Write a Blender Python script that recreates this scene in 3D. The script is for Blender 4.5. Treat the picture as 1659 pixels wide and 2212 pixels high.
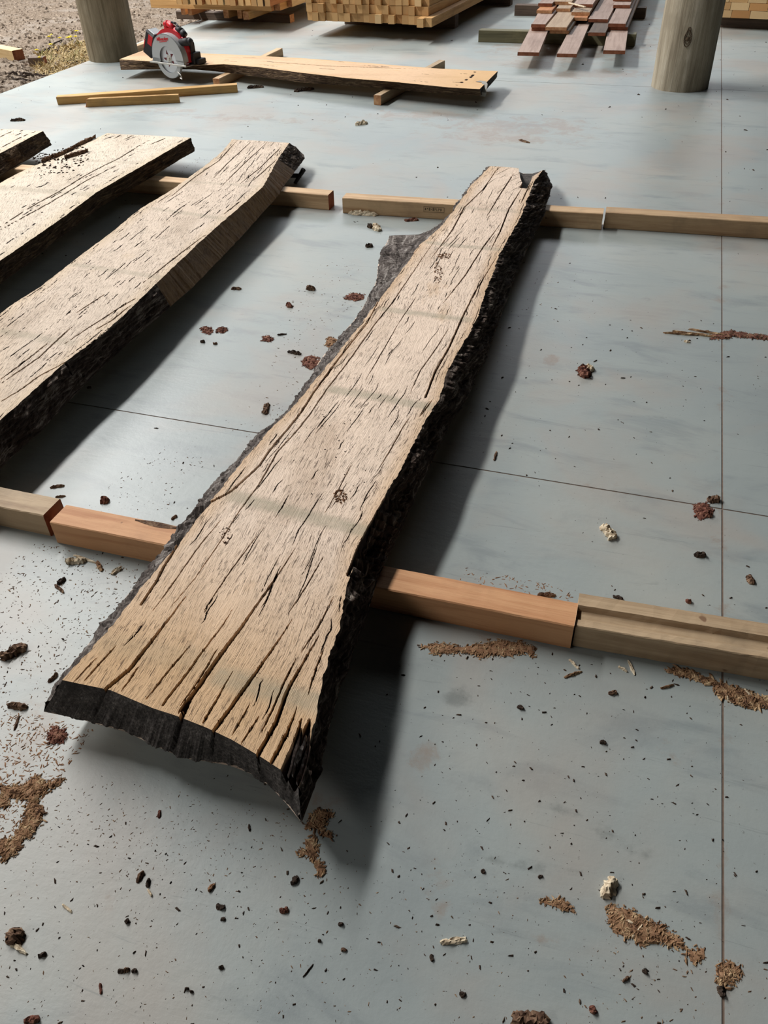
import bpy, math, random
import numpy as np
from mathutils import Vector, Matrix
random.seed(7)
R = np.random.RandomState(11)
scn = bpy.context.scene
for o in list(bpy.data.objects): bpy.data.objects.remove(o)

# ------------------------------------------------------------ camera
W, H = 1659, 2212
F = 1743.0; CAMZ = 1.30
PITCH, ROLL, YAW = math.radians(39.81), math.radians(-2.11), math.radians(19.02)
fw = np.array([-math.sin(YAW)*math.cos(PITCH), math.cos(YAW)*math.cos(PITCH), -math.sin(PITCH)])
r0 = np.array([math.cos(YAW), math.sin(YAW), 0.0]); u0 = np.cross(r0, fw)
cr = math.cos(ROLL)*r0 + math.sin(ROLL)*u0
cu = -math.sin(ROLL)*r0 + math.cos(ROLL)*u0
cam = bpy.data.cameras.new('camera'); camo = bpy.data.objects.new('camera', cam)
scn.collection.objects.link(camo)
camo.matrix_world = Matrix(((cr[0], cu[0], -fw[0], 0), (cr[1], cu[1], -fw[1], 0), (cr[2], cu[2], -fw[2], CAMZ), (0, 0, 0, 1)))
cam.sensor_fit = 'VERTICAL'; cam.sensor_height = 24.0; cam.lens = 24.0*F/H
cam.clip_start = 0.02; cam.clip_end = 200
scn.camera = camo
scn.view_settings.view_transform = 'Standard'; scn.view_settings.look = 'None'
scn.view_settings.gamma = 1.0; scn.view_settings.use_curve_mapping = False
scn.view_settings.exposure = 0.0

# ------------------------------------------------------------ light
world = bpy.data.worlds.new('World'); scn.world = world; world.use_nodes = True
bg = world.node_tree.nodes['Background']; bg.inputs[0].default_value = (0.86, 0.93, 1.0, 1); bg.inputs[1].default_value = 0.004
def area(name, loc, target, sx, sy, power, col):
    l = bpy.data.lights.new(name, 'AREA'); l.shape = 'RECTANGLE'; l.size = sx; l.size_y = sy
    l.energy = power; l.color = col
    o = bpy.data.objects.new(name, l); scn.collection.objects.link(o); o.location = loc
    d = Vector(target)-Vector(loc); o.rotation_euler = d.to_track_quat('-Z', 'Y').to_euler()
    return o
# daylight entering below the roof edge on the open left side of the shed, and from the open back
area('daylight_side', (-8.0, 5.8, 7.8), (-0.5, 5.8, 0.0), 8.0, 0.7, 1560, (1.0, 0.99, 0.97))
area('daylight_side_front', (-5.2, -3.2, 4.2), (0.2, 1.2, 0.0), 5.0, 0.9, 105, (1.0, 0.97, 0.93))
area('daylight_back', (-3.5, 12.5, 4.0), (-2.0, 6.0, 0.0), 9.0, 1.6, 300, (0.92, 0.96, 1.0))
area('daylight_yard', (-8.2, 8.5, 4.6), (-5.2, 6.2, 0.0), 5.0, 1.6, 420, (1.0, 0.99, 0.97))

# ------------------------------------------------------------ helpers
def at(x, y, z=0.0):
    d = fw*F + cr*(x-W/2) - cu*(y-H/2)
    t = (z-CAMZ)/d[2]
    return np.array([d[0]*t, d[1]*t, z])
def ats(pts, z): return np.array([at(px, py, z) for px, py in pts])

def _h(ix, iy, iz, s):
    n = (ix*374761393 + iy*668265263 + iz*2147483647*3 + s*974634777) & 0xffffffff
    n = ((n ^ (n >> 13))*1274126177) & 0xffffffff
    n = ((n ^ (n >> 16))*2246822519) & 0xffffffff
    return ((n ^ (n >> 15)) & 0xffffff)/float(0xffffff)
def vnoise(P, seed=0):
    P = np.asarray(P, dtype=float); i = np.floor(P).astype(np.int64); f = P-i; f = f*f*(3-2*f)
    r = 0
    for a in (0, 1):
        for b in (0, 1):
            for c in (0, 1):
                w = (f[..., 0] if a else 1-f[..., 0])*(f[..., 1] if b else 1-f[..., 1])*(f[..., 2] if c else 1-f[..., 2])
                r = r + w*_h(i[..., 0]+a, i[..., 1]+b, i[..., 2]+c, seed)
    return r*2-1
def fbm(P, seed=0, o=4):
    P = np.asarray(P, dtype=float); r = 0; a = .5
    for k in range(o): r = r + a*vnoise(P*(2.03**k), seed+k); a *= .5
    return r

def link(o, parent=None):
    scn.collection.objects.link(o)
    if parent is not None: o.parent = parent
    return o
def mesh(name, V, Fc, mats, parent=None, smooth=False, uv=None, attrs=None, midx=None):
    V = np.asarray(V, dtype=np.float32); me = bpy.data.meshes.new(name)
    if isinstance(Fc, np.ndarray):
        nf, k = Fc.shape
        me.vertices.add(len(V)); me.vertices.foreach_set('co', V.ravel())
        me.loops.add(nf*k); me.loops.foreach_set('vertex_index', Fc.ravel().astype(np.int32))
        me.polygons.add(nf); me.polygons.foreach_set('loop_start', (np.arange(nf)*k).astype(np.int32))
        me.update(calc_edges=True)
    else:
        me.from_pydata([tuple(map(float, v)) for v in V], [], [tuple(int(i) for i in f) for f in Fc]); me.update()
    if not isinstance(mats, (list, tuple)): mats = [mats]
    for m in mats: me.materials.append(m)
    me.polygons.foreach_set('use_smooth', [bool(smooth)]*len(me.polygons))
    if midx is not None: me.polygons.foreach_set('material_index', np.asarray(midx, dtype=np.int32))
    if uv is not None:
        l = me.uv_layers.new(name='UVMap'); li = np.zeros(len(me.loops), dtype=np.int32); me.loops.foreach_get('vertex_index', li)
        l.data.foreach_set('uv', np.asarray(uv, dtype=np.float32)[li].ravel())
    if attrs:
        for k, a in attrs.items():
            t = me.attributes.new(k, 'FLOAT', 'POINT'); t.data.foreach_set('value', np.asarray(a, dtype=np.float32))
    me.update()
    return link(bpy.data.objects.new(name, me), parent)
def tag(o, label=None, cat=None, group=None, kind=None):
    if label: o['label'] = label
    if cat: o['category'] = cat
    if group: o['group'] = group
    if kind: o['kind'] = kind
    return o
def empty(name, loc=(0, 0, 0), rz=0, label=None, cat=None, group=None):
    o = bpy.data.objects.new(name, None); o.empty_display_size = .05
    link(o); o.location = loc; o.rotation_euler = (0, 0, rz)
    tag(o, label, cat, group); return o

class MB:
    def __init__(s): s.v = []; s.f = []; s.m = []
    def add(s, V, Fs, m=0):
        b = len(s.v); s.v += [tuple(map(float, v)) for v in V]
        for f in Fs: s.f.append(tuple(b+i for i in f)); s.m.append(m)
    def box(s, x0, x1, y0, y1, z0, z1, m=0, M=None, c=0.0):
        # chamfered box
        def P(sx, sy, sz, ax):
            p = [(x0, x1)[sx], (y0, y1)[sy], (z0, z1)[sz]]
            lo = (x0, y0, z0); sg = (sx, sy, sz)
            for k in range(3):
                if k != ax: p[k] += c*(1-2*sg[k])
            return p
        V = []; idx = {}
        for sx in (0, 1):
            for sy in (0, 1):
                for sz in (0, 1):
                    for ax in range(3): idx[(sx, sy, sz, ax)] = len(V); V.append(P(sx, sy, sz, ax))
        if M is not None: V = [M @ Vector(v) for v in V]
        Fs = []
        q = lambda a, k: [idx[t+(k,)] for t in a]
        Fs.append(q([(0, 0, 0), (0, 0, 1), (0, 1, 1), (0, 1, 0)], 0)); Fs.append(q([(1, 0, 0), (1, 1, 0), (1, 1, 1), (1, 0, 1)], 0))
        Fs.append(q([(0, 0, 0), (1, 0, 0), (1, 0, 1), (0, 0, 1)], 1)); Fs.append(q([(0, 1, 0), (0, 1, 1), (1, 1, 1), (1, 1, 0)], 1))
        Fs.append(q([(0, 0, 0), (0, 1, 0), (1, 1, 0), (1, 0, 0)], 2)); Fs.append(q([(0, 0, 1), (1, 0, 1), (1, 1, 1), (0, 1, 1)], 2))
        if c > 0:
            for a in (0, 1):
                for b in (0, 1):
                    # edges along each axis
                    e = [((0, a, b), (1, a, b), 1, 2), ((a, 0, b), (a, 1, b), 0, 2), ((a, b, 0), (a, b, 1), 0, 1)]
                    for p, r, k1, k2 in e: Fs.append([idx[p+(k1,)], idx[r+(k1,)], idx[r+(k2,)], idx[p+(k2,)]])
                    for d in (0, 1): Fs.append([idx[(a, b, d, k)] for k in range(3)])
            s.add(V, Fs, m); return
        s.add(V, Fs, m)
    def cyl(s, p0, p1, ra, rb=None, n=16, m=0, caps=True):
        rb = ra if rb is None else rb
        p0 = Vector(p0); p1 = Vector(p1); d = (p1-p0).normalized(); a = d.orthogonal().normalized(); b = d.cross(a)
        V = []
        for p, r in ((p0, ra), (p1, rb)):
            for i in range(n):
                t = 2*math.pi*i/n; V.append(p+a*(r*math.cos(t))+b*(r*math.sin(t)))
        Fs = [(i, (i+1) % n, n+(i+1) % n, n+i) for i in range(n)]
        if caps: Fs += [tuple(range(n))[::-1], tuple(range(n, 2*n))]
        s.add(V, Fs, m)
    def tube(s, pts, r, n=8, m=0):
        for a, b in zip(pts[:-1], pts[1:]): s.cyl(a, b, r, r, n, m)
    def prism(s, poly, y0, y1, m=0, M=None):   # poly in xz, extruded along y
        n = len(poly); V = [(x, y0, z) for x, z in poly]+[(x, y1, z) for x, z in poly]
        if M is not None: V = [M @ Vector(v) for v in V]
        Fs = [tuple(range(n)), tuple(range(2*n-1, n-1, -1))]+[((i+1) % n, i, n+i, n+(i+1) % n) for i in range(n)]
        s.add(V, Fs, m)
    def build(s, name, mats, parent=None, smooth=False, fixn=True):
        o = mesh(name, s.v, s.f, mats, parent, smooth, midx=s.m)
        if fixn:
            import bmesh
            bm = bmesh.new(); bm.from_mesh(o.data); bmesh.ops.recalc_face_normals(bm, faces=bm.faces); bm.to_mesh(o.data); bm.free()
        return o

# ------------------------------------------------------------ materials
def lin(c):
    return tuple((v/255/12.92 if v/255 <= .04045 else ((v/255+.055)/1.055)**2.4) for v in c)+(1,)
class NT:
    def __init__(s, name):
        s.mat = bpy.data.materials.new(name); s.mat.use_nodes = True; s.t = s.mat.node_tree
        s.b = s.t.nodes['Principled BSDF']
    def n(s, ty, **kw):
        nd = s.t.nodes.new(ty)
        for k, v in kw.items(): setattr(nd, k, v)
        return nd
    def l(s, a, b): s.t.links.new(a, b)
    def tc(s, out='Object'): return s.n('ShaderNodeTexCoord').outputs[out]
    def mp(s, vec, sc=(1, 1, 1), rot=(0, 0, 0)):
        m = s.n('ShaderNodeMapping'); m.inputs['Scale'].default_value = sc; m.inputs['Rotation'].default_value = rot
        s.l(vec, m.inputs['Vector']); return m.outputs[0]
    def noise(s, vec, sc, det=4, rough=.55, dist=0):
        m = s.n('ShaderNodeTexNoise'); m.inputs['Scale'].default_value = sc; m.inputs['Detail'].default_value = det
        m.inputs['Roughness'].default_value = rough; m.inputs['Distortion'].default_value = dist; s.l(vec, m.inputs['Vector']); return m.outputs[0]
    def ramp(s, fac, stops, inter='LINEAR'):
        m = s.n('ShaderNodeValToRGB'); m.color_ramp.interpolation = inter; e = m.color_ramp.elements
        while len(e) < len(stops): e.new(.5)
        for i, (p, c) in enumerate(stops):
            e[i].position = p; e[i].color = c if len(c) == 4 else lin(c)
        s.l(fac, m.inputs[0]); return m.outputs[0]
    def g(s, fac, a, b):   # smooth 0..1 map
        m = s.n('ShaderNodeMapRange'); m.interpolation_type = 'SMOOTHSTEP'
        m.inputs[1].default_value = a; m.inputs[2].default_value = b; s.l(fac, m.inputs[0]); return m.outputs[0]
    def mix(s, fac, a, b, mode='MIX'):
        m = s.n('ShaderNodeMix'); m.data_type = 'RGBA'; m.blend_type = mode
        for v, i in ((fac, 0), (a, 6), (b, 7)):
            if hasattr(v, 'links'): s.l(v, m.inputs[i])
            elif i == 0: m.inputs[0].default_value = v
            else: m.inputs[i].default_value = v if len(v) == 4 else lin(v)
        return m.outputs[2]
    def math(s, op, a, b=0.0):
        m = s.n('ShaderNodeMath'); m.operation = op
        for v, i in ((a, 0), (b, 1)):
            if hasattr(v, 'links'): s.l(v, m.inputs[i])
            else: m.inputs[i].default_value = v
        return m.outputs[0]
    def attr(s, name): a = s.n('ShaderNodeAttribute'); a.attribute_name = name; return a.outputs['Fac']
    def bump(s, h, dist, st=1.0):
        m = s.n('ShaderNodeBump'); m.inputs['Distance'].default_value = dist; m.inputs['Strength'].default_value = st
        s.l(h, m.inputs['Height']); s.l(m.outputs[0], s.b.inputs['Normal'])
    def fin(s, col=None, rough=.7, spec=None):
        if col is not None:
            if hasattr(col, 'links'): s.l(col, s.b.inputs['Base Color'])
            else: s.b.inputs['Base Color'].default_value = lin(col)
        if hasattr(rough, 'links'): s.l(rough, s.b.inputs['Roughness'])
        else: s.b.inputs['Roughness'].default_value = rough
        if spec is not None: s.b.inputs['Specular IOR Level'].default_value = spec
        return s.mat

def simple(name, c, rough=.6, metal=0, var=.0, vs=40, bump=0):
    t = NT(name); t.b.inputs['Metallic'].default_value = metal
    if var or bump:
        nz = t.noise(t.tc(), vs, 5)
        c2 = tuple(max(0, v*(1-var)) for v in c)
        if bump: t.bump(nz, bump)
        return t.fin(t.mix(nz, c2, c), rough)
    return t.fin(c, rough)

def concrete():
    t = NT('concrete'); P = t.tc()
    big = t.noise(P, .9, 5, .6, .3); mid = t.noise(t.mp(P, (3, 9, 1), (0, 0, .2)), 1.1, 5, .62, .5); fine = t.noise(P, 42, 5, .7)
    col = t.ramp(big, [(.3, (134, 142, 143)), (.5, (148, 155, 153)), (.7, (163, 164, 157))])
    col = t.mix(t.math('MULTIPLY', t.g(mid, .5, .72), .5), col, (114, 122, 125))
    warm = t.noise(P, 1.7, 4, .6, .4)
    col = t.mix(t.math('MULTIPLY', t.g(warm, .45, .66), .5), col, (160, 147, 136))
    # scuffs and trowel marks
    sc = t.noise(t.mp(P, (2, 26, 1), (0, 0, -.5)), 1.5, 6, .72, 1.2)
    col = t.mix(t.math('MULTIPLY', t.g(sc, .6, .72), .38), col, (98, 104, 104))
    sp = t.noise(P, 120, 3, .6)
    col = t.mix(t.math('MULTIPLY', t.g(sp, .67, .73), .4), col, (88, 86, 80))
    dust = t.attr('dust'); dn = t.noise(P, 9, 7, .72, .5)
    dm = t.g(t.math('ADD', dust, t.math('MULTIPLY', t.math('SUBTRACT', dn, .5), 2.2)), .42, .78)
    col = t.mix(t.math('MULTIPLY', dm, t.math('ADD', t.math('MULTIPLY', t.noise(P, 38, 5, .75), .9), .02)), col, (136, 116, 100))
    sm = t.attr('smudge'); sn = t.noise(t.mp(P, (1, 1, 1)), 16, 6, .7)
    smm = t.g(t.math('ADD', sm, t.math('MULTIPLY', t.math('SUBTRACT', sn, .5), 1.1)), .4, .8)
    col = t.mix(t.math('MULTIPLY', smm, .55), col, (92, 97, 94))
    t.bump(t.math('ADD', t.math('MULTIPLY', fine, .4), mid), .0012)
    return t.fin(col, t.math('ADD', t.math('MULTIPLY', big, .25), .33), .5)

def slab_wood(name, tan=(240, 217, 196), dark=(212, 187, 164), yellow=(202, 162, 114), fis=1.0, seed=0.0):
    t = NT(name); U = t.n('ShaderNodeUVMap').outputs[0]
    off = t.n('ShaderNodeVectorMath'); off.operation = 'ADD'; t.l(U, off.inputs[0]); off.inputs[1].default_value = (seed, seed*1.7, 0); U = off.outputs[0]
    wob = t.noise(t.mp(U, (3, 1.2, 1)), 1, 3)
    add = t.n('ShaderNodeVectorMath'); add.operation = 'MULTIPLY_ADD'; t.l(U, add.inputs[2]); cmb = t.n('ShaderNodeCombineXYZ'); t.l(wob, cmb.inputs[0]); t.l(cmb.outputs[0], add.inputs[0]); add.inputs[1].default_value = (.12, 0, 0)
    U2 = add.outputs[0]
    big = t.noise(t.mp(U, (4, 1.5, 1)), 1.2, 5, .6, .4)
    grain = t.noise(t.mp(U2, (150, 5, 1)), 1, 5, .7)
    fine = t.noise(t.mp(U2, (420, 26, 1)), 1, 4, .7)
    col = t.ramp(big, [(.3, dark), (.47, tan), (.62, tan), (.78, yellow)])
    col = t.mix(t.math('MULTIPLY', t.g(grain, .45, .75), .35), col, dark)
    col = t.mix(t.math('MULTIPLY', t.g(fine, .46, .72), .45), col, (150, 124, 100))
    edge = t.attr('edge'); col = t.mix(t.math('MULTIPLY', edge, .7), col, yellow)
    band = t.attr('band'); bn = t.noise(t.mp(U, (30, 60, 1)), 1, 4)
    keep = t.math('SUBTRACT', 1.0, t.math('MINIMUM', band, 1.0))
    bm = t.math('MULTIPLY', band, t.math('ADD', t.math('MULTIPLY', bn, .7), .25))
    col = t.mix(bm, col, (158, 150, 128))
    # grey blotches
    blot = t.noise(t.mp(U, (9, 5, 1)), 1.3, 5, .65)
    col = t.mix(t.math('MULTIPLY', t.g(blot, .6, .78), .5), col, (138, 132, 118))
    # drying checks: short hairline fissures along the grain, their shade painted in
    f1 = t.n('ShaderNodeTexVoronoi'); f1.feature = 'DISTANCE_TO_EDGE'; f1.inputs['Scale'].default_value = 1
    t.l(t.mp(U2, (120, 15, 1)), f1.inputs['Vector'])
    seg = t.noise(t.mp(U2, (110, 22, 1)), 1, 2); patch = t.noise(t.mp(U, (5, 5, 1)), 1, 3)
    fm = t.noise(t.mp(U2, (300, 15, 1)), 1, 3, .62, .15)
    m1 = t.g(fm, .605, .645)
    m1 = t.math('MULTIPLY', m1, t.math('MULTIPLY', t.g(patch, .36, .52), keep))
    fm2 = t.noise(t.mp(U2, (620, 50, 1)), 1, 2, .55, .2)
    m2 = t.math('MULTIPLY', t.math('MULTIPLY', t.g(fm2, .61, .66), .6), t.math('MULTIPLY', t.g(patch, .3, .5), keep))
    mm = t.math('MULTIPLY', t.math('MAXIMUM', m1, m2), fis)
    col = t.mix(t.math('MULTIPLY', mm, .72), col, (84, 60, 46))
    ho = t.n('ShaderNodeTexVoronoi'); ho.inputs['Scale'].default_value = 1; t.l(t.mp(U, (85, 85, 1)), ho.inputs['Vector'])
    hs = t.noise(t.mp(U, (14, 14, 1)), 1, 3)
    hm = t.math('MULTIPLY', t.g(ho.outputs['Distance'], .16, .1), t.g(hs, .56, .66))
    col = t.mix(t.math('MULTIPLY', hm, .75), col, (70, 46, 34))
    crk = t.attr('crack'); col = t.mix(t.g(crk, .0, .3), col, (36, 18, 12))  # crack interiors: dark red wood, deepened to near-black with painted shade
    ht = t.math('SUBTRACT', t.math('ADD', t.math('MULTIPLY', grain, .5), t.math('MULTIPLY', fine, .5)), t.math('MULTIPLY', mm, 1.3))
    t.bump(ht, .0034)
    return t.fin(col, .78, .25)

def bark(name, a=(46, 36, 31), b=(104, 88, 78), hi=(214, 200, 186)):
    t = NT(name); U = t.n('ShaderNodeUVMap').outputs[0]
    n1 = t.noise(t.mp(U, (60, 11, 1)), 1, 6, .7, .8); n2 = t.noise(t.mp(U, (240, 40, 1)), 1, 5, .7)
    col = t.ramp(n1, [(.36, a), (.52, b), (.68, hi)])
    col = t.mix(t.math('MULTIPLY', n2, .5), col, a)
    t.bump(t.math('ADD', n1, t.math('MULTIPLY', n2, .5)), .016)
    return t.fin(col, .9, .15)

def endgrain(name, a=(58, 54, 52), b=(108, 102, 98)):
    t = NT(name); P = t.tc(); n1 = t.noise(P, 26, 6, .75); n2 = t.noise(P, 190, 4, .7)
    col = t.ramp(n2, [(.36, a), (.6, b), (.8, (150, 142, 130))]); col = t.mix(t.g(n1, .35, .7), col, a)
    t.bump(t.math('ADD', n1, n2), .004); return t.fin(col, .9, .15)

def timber(name, c, c2, dirt=(120, 104, 84), seed=0.0, rough=.65, knots=.35):
    t = NT(name); P = t.tc(); o = t.n('ShaderNodeObjectInfo').outputs['Random']
    off = t.n('ShaderNodeVectorMath'); off.operation = 'MULTIPLY_ADD'; cb = t.n('ShaderNodeCombineXYZ')
    for i in range(3): t.l(o, cb.inputs[i])
    t.l(cb.outputs[0], off.inputs[0]); off.inputs[1].default_value = (17, 31, 23); t.l(P, off.inputs[2]); P = off.outputs[0]
    g1 = t.noise(t.mp(P, (2.2, 38, 38)), 1, 6, .62, .5); g2 = t.noise(t.mp(P, (9, 260, 260)), 1, 4, .7)
    col = t.ramp(g1, [(.3, c2), (.55, c), (.75, c)])
    col = t.mix(t.math('MULTIPLY', t.g(g2, .45, .8), .35), col, c2)
    b = t.noise(P, 5, 5, .65); col = t.mix(t.math('MULTIPLY', t.g(b, .5, .75), .5), col, dirt)
    k = t.noise(P, 19, 2); col = t.mix(t.math('MULTIPLY', t.g(k, .74, .78), knots*2), col, (96, 60, 38))
    hs = t.n('ShaderNodeHueSaturation'); t.l(col, hs.inputs['Color']); t.l(t.math('ADD', t.math('MULTIPLY', o, .3), .85), hs.inputs['Value'])
    t.bump(t.math('ADD', g1, t.math('MULTIPLY', g2, .4)), .0016); return t.fin(hs.outputs[0], rough, .3)

M = {}
M['concrete'] = concrete()
M['dirt'] = simple('joint_dirt', (128, 108, 94), .95, var=.4, vs=60)
M['edge'] = simple('slab_edge', (120, 112, 110), .9, var=.2)
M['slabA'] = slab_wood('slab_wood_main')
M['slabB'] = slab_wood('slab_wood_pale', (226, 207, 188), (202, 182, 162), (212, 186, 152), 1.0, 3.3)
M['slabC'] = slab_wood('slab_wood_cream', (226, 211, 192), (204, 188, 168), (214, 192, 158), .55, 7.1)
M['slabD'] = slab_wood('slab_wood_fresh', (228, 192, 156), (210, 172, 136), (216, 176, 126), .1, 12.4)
M['bark'] = bark('bark_dark'); M['barkg'] = bark('bark_grey', (44, 38, 36), (122, 112, 106), (206, 198, 190))
M['barkb'] = bark('bark_brown', (56, 43, 34), (108, 86, 66), (184, 156, 120))
M['end'] = endgrain('end_grey'); M['endt'] = endgrain('end_tan', (120, 92, 62), (178, 142, 100))
M['sawn'] = timber('sawn_edge', (150, 118, 82), (112, 82, 54))
M['pine'] = timber('pine', (204, 172, 134), (170, 134, 98), (146, 124, 98))
M['pink'] = timber('fir_pink', (208, 158, 120), (180, 124, 88), (150, 122, 100))
M['orange'] = timber('fir_orange', (212, 160, 116), (182, 124, 82), (170, 126, 92))
M['greyt'] = timber('weathered_pine', (176, 152, 122), (142, 116, 88), (120, 106, 88))
M['gold'] = timber('golden_timber', (198, 158, 98), (158, 116, 64), (150, 124, 84))
M['stack'] = timber('stack_timber', (206, 164, 110), (176, 130, 80), (150, 116, 76))
M['stackp'] = timber('stack_pale', (222, 194, 146), (196, 162, 112), (170, 140, 100))
M['stacko'] = timber('stack_orange', (190, 128, 78), (158, 98, 58), (130, 90, 60))
M['redp'] = timber('red_plank', (160, 138, 126), (132, 109, 98), (124, 104, 94))
M['brnp'] = timber('brown_plank', (164, 142, 118), (138, 114, 92), (118, 102, 88))
M['green'] = timber('green_bearer', (112, 106, 80), (84, 80, 58), (130, 124, 90))
M['darkt'] = timber('dark_timber', (94, 78, 66), (66, 54, 46), (80, 70, 62))

# ------------------------------------------------------------ floor, ground
JX, JY1, JY2, EX = .297, 1.7135, 6.107, -4.512
def polymask(X, Y, poly, soft):
    # signed-ish distance based mask: 1 inside, falling to 0 over 'soft'
    n = len(poly); ins = np.zeros(X.shape, bool); d = np.full(X.shape, 1e9)
    for i in range(n):
        x1, y1 = poly[i]; x2, y2 = poly[(i+1) % n]
        with np.errstate(divide='ignore', invalid='ignore'):
            c = ((y1 > Y) != (y2 > Y)) & (X < (x2-x1)*(Y-y1)/(y2-y1+1e-12)+x1)
        ins ^= c
        dx, dy = x2-x1, y2-y1; t = np.clip(((X-x1)*dx+(Y-y1)*dy)/(dx*dx+dy*dy+1e-12), 0, 1)
        d = np.minimum(d, np.hypot(X-x1-t*dx, Y-y1-t*dy))
    s = np.where(ins, -d, d)
    return s
def c7(ox, oy, k, pts): return [(ox+x/k, oy+y/k) for x, y in pts]
DUST = []   # (image polygon, soft m, strength)
def blob(x, y, rx, ry, s=.8, ang=0):
    pts = [(x+rx*math.cos(t)*math.cos(ang)-ry*math.sin(t)*math.sin(ang), y+rx*math.cos(t)*math.sin(ang)+ry*math.sin(t)*math.cos(ang)) for t in np.linspace(0, 2*math.pi, 10)[:-1]]
    return (pts, .05, min(1, s*1.22))
for a in [(60, 1590, 120, 70, .42, -.6), (40, 1500, 90, 60, .3), (70, 1690, 60, 40, .5), (190, 1330, 160, 90, .3), (915, 1640, 34, 30, .75), (1430, 1725, 26, 22, .8), (1430, 1650, 60, 60, .35),
          (1180, 2030, 50, 14, .7, .45), (1085, 2015, 24, 20, .75), (945, 1960, 16, 34, .8), (1040, 1390, 130, 26, .5, .02), (1500, 1480, 160, 40, .3, .25), (1560, 1930, 50, 30, .5),
          (40, 1935, 22, 12, .75), (240, 1950, 14, 26, .7), (330, 1780, 14, 16, .6), (330, 1790, 60, 14, .4, .3), (158, 1783, 14, 8, .7), (690, 1740, 50, 40, .5), (60, 2125, 90, 40, .2), (400, 1900, 150, 80, .22),
          (1120, 280, 200, 30, .62, .02), (1120, 300, 60, 10, .8), (880, 250, 120, 14, .55), (500, 255, 100, 10, .62), (640, 260, 120, 20, .4), (1280, 160, 120, 10, .8), (1150, 140, 60, 10, .8), (1240, 100, 170, 26, .85), (1230, 165, 90, 4, .9), (1320, 60, 90, 40, .7), (950, 1900, 100, 60, .35), (1400, 950, 90, 40, .2),
          (1190, 780, 14, 14, .8), (1500, 720, 70, 10, .5), (1280, 980, 200, 60, .2), (330, 240, 130, 14, .5), (1620, 1500, 60, 40, .4), (1250, 2100, 300, 80, .15), (560, 680, 60, 12, .25)]: DUST.append(blob(*a))
SMUDGE = [blob(*a) for a in [(990, 1505, 36, 22, .8), (1040, 1590, 8, 90, .5), (1150, 1870, 110, 9, .8, .16), (1290, 1790, 150, 12, .7, .5), (1430, 1830, 70, 8, .5, .6), (1400, 900, 60, 6, .5, .1), (1440, 650, 90, 8, .4, .1),
          (1350, 655, 120, 6, .4), (560, 2000, 6, 160, .45, .25), (380, 2040, 6, 110, .4, .3), (1500, 640, 60, 14, .4), (1530, 940, 90, 4, .5), (1000, 1850, 5, 60, .3), (900, 1820, 60, 8, .4, .3), (1180, 1660, 160, 4, .45, -.2), (200, 690, 40, 30, .2),
          (1350, 545, 100, 5, .3), (620, 540, 60, 8, .4), (1300, 380, 120, 6, .3), (1260, 1150, 100, 6, .3, .1)]]
def masks(X, Y, L):
    out = np.zeros(X.shape)
    for pts, soft, s in L:
        P = ats(pts, 0)[:, :2]; x0, y0 = P.min(0)-.3; x1, y1 = P.max(0)+.3
        k = (X > x0) & (X < x1) & (Y > y0) & (Y < y1)
        if not k.any(): continue
        sz = max(.02, .5*min(np.ptp(P[:, 0]), np.ptp(P[:, 1])))
        sd = polymask(X[k], Y[k], P, soft); m = s*np.clip(.5-sd/(2*sz), 0, 1.0)**.8
        out[k] = np.maximum(out[k], m)
    return out
floor = mesh('floor', *(lambda b: (b.v, b.f))((lambda b: (b.box(EX+.02, 9.0, -4.0, 16.0, -.30, -.0013), b)[1])(MB())), M['dirt'])
tag(floor, kind='structure')
def panel(x0, x1, y0, y1, st):
    g = .0022; x0 += g; x1 -= g; y0 += g; y1 -= g
    nx = max(2, int((x1-x0)/st)); ny = max(2, int((y1-y0)/st))
    xs = np.linspace(x0, x1, nx+1); ys = np.linspace(y0, y1, ny+1)
    X, Y = np.meshgrid(xs, ys); V = np.stack([X, Y, np.zeros_like(X)], -1)
    V = V.reshape(-1, 3); i = np.arange(ny)[:, None]*(nx+1)+np.arange(nx)[None]; Fq = np.stack([i, i+1, i+nx+2, i+nx+1], -1).reshape(-1, 4)
    # skirt
    ring = list(range(0, nx+1))+[r*(nx+1)+nx for r in range(1, ny+1)]+[ny*(nx+1)+c for c in range(nx-1, -1, -1)]+[r*(nx+1) for r in range(ny-1, 0, -1)]
    n0 = len(V); low = V[ring].copy(); low[:, 2] = -.12; cx, cy = (x0+x1)/2, (y0+y1)/2
    V2 = np.vstack([V, low]); m = len(ring); a = np.array(ring); b = np.roll(a, -1); la = n0+np.arange(m); lb = np.roll(la, -1)
    Fs = np.vstack([Fq, np.stack([a, la, lb, b], -1)])
    d = masks(V2[:, 0], V2[:, 1], DUST); s = masks(V2[:, 0], V2[:, 1], SMUDGE)
    # dust gathered along joints
    for jx in (JX,): d = np.maximum(d, .42*np.exp(-((V2[:, 0]-jx)/.03)**2))
    for jy in (JY1, JY2): d = np.maximum(d, .3*np.exp(-((V2[:, 1]-jy)/.03)**2))
    return mesh('concrete_panel', V2, Fs, M['concrete'], floor, attrs={'dust': d, 'smudge': s})
for x0, x1, sx in ((EX, JX, 0), (JX, 5.1, 1), (5.1, 8.9, 2)):
    for y0, y1 in ((-2.7, JY1), (JY1, JY2), (JY2, 10.5), (10.5, 14.9)):
        panel(x0, x1, y0, y1, .02 if (sx < 2 and y0 < 6 and not (sx == 1 and False)) else .05)

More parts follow.
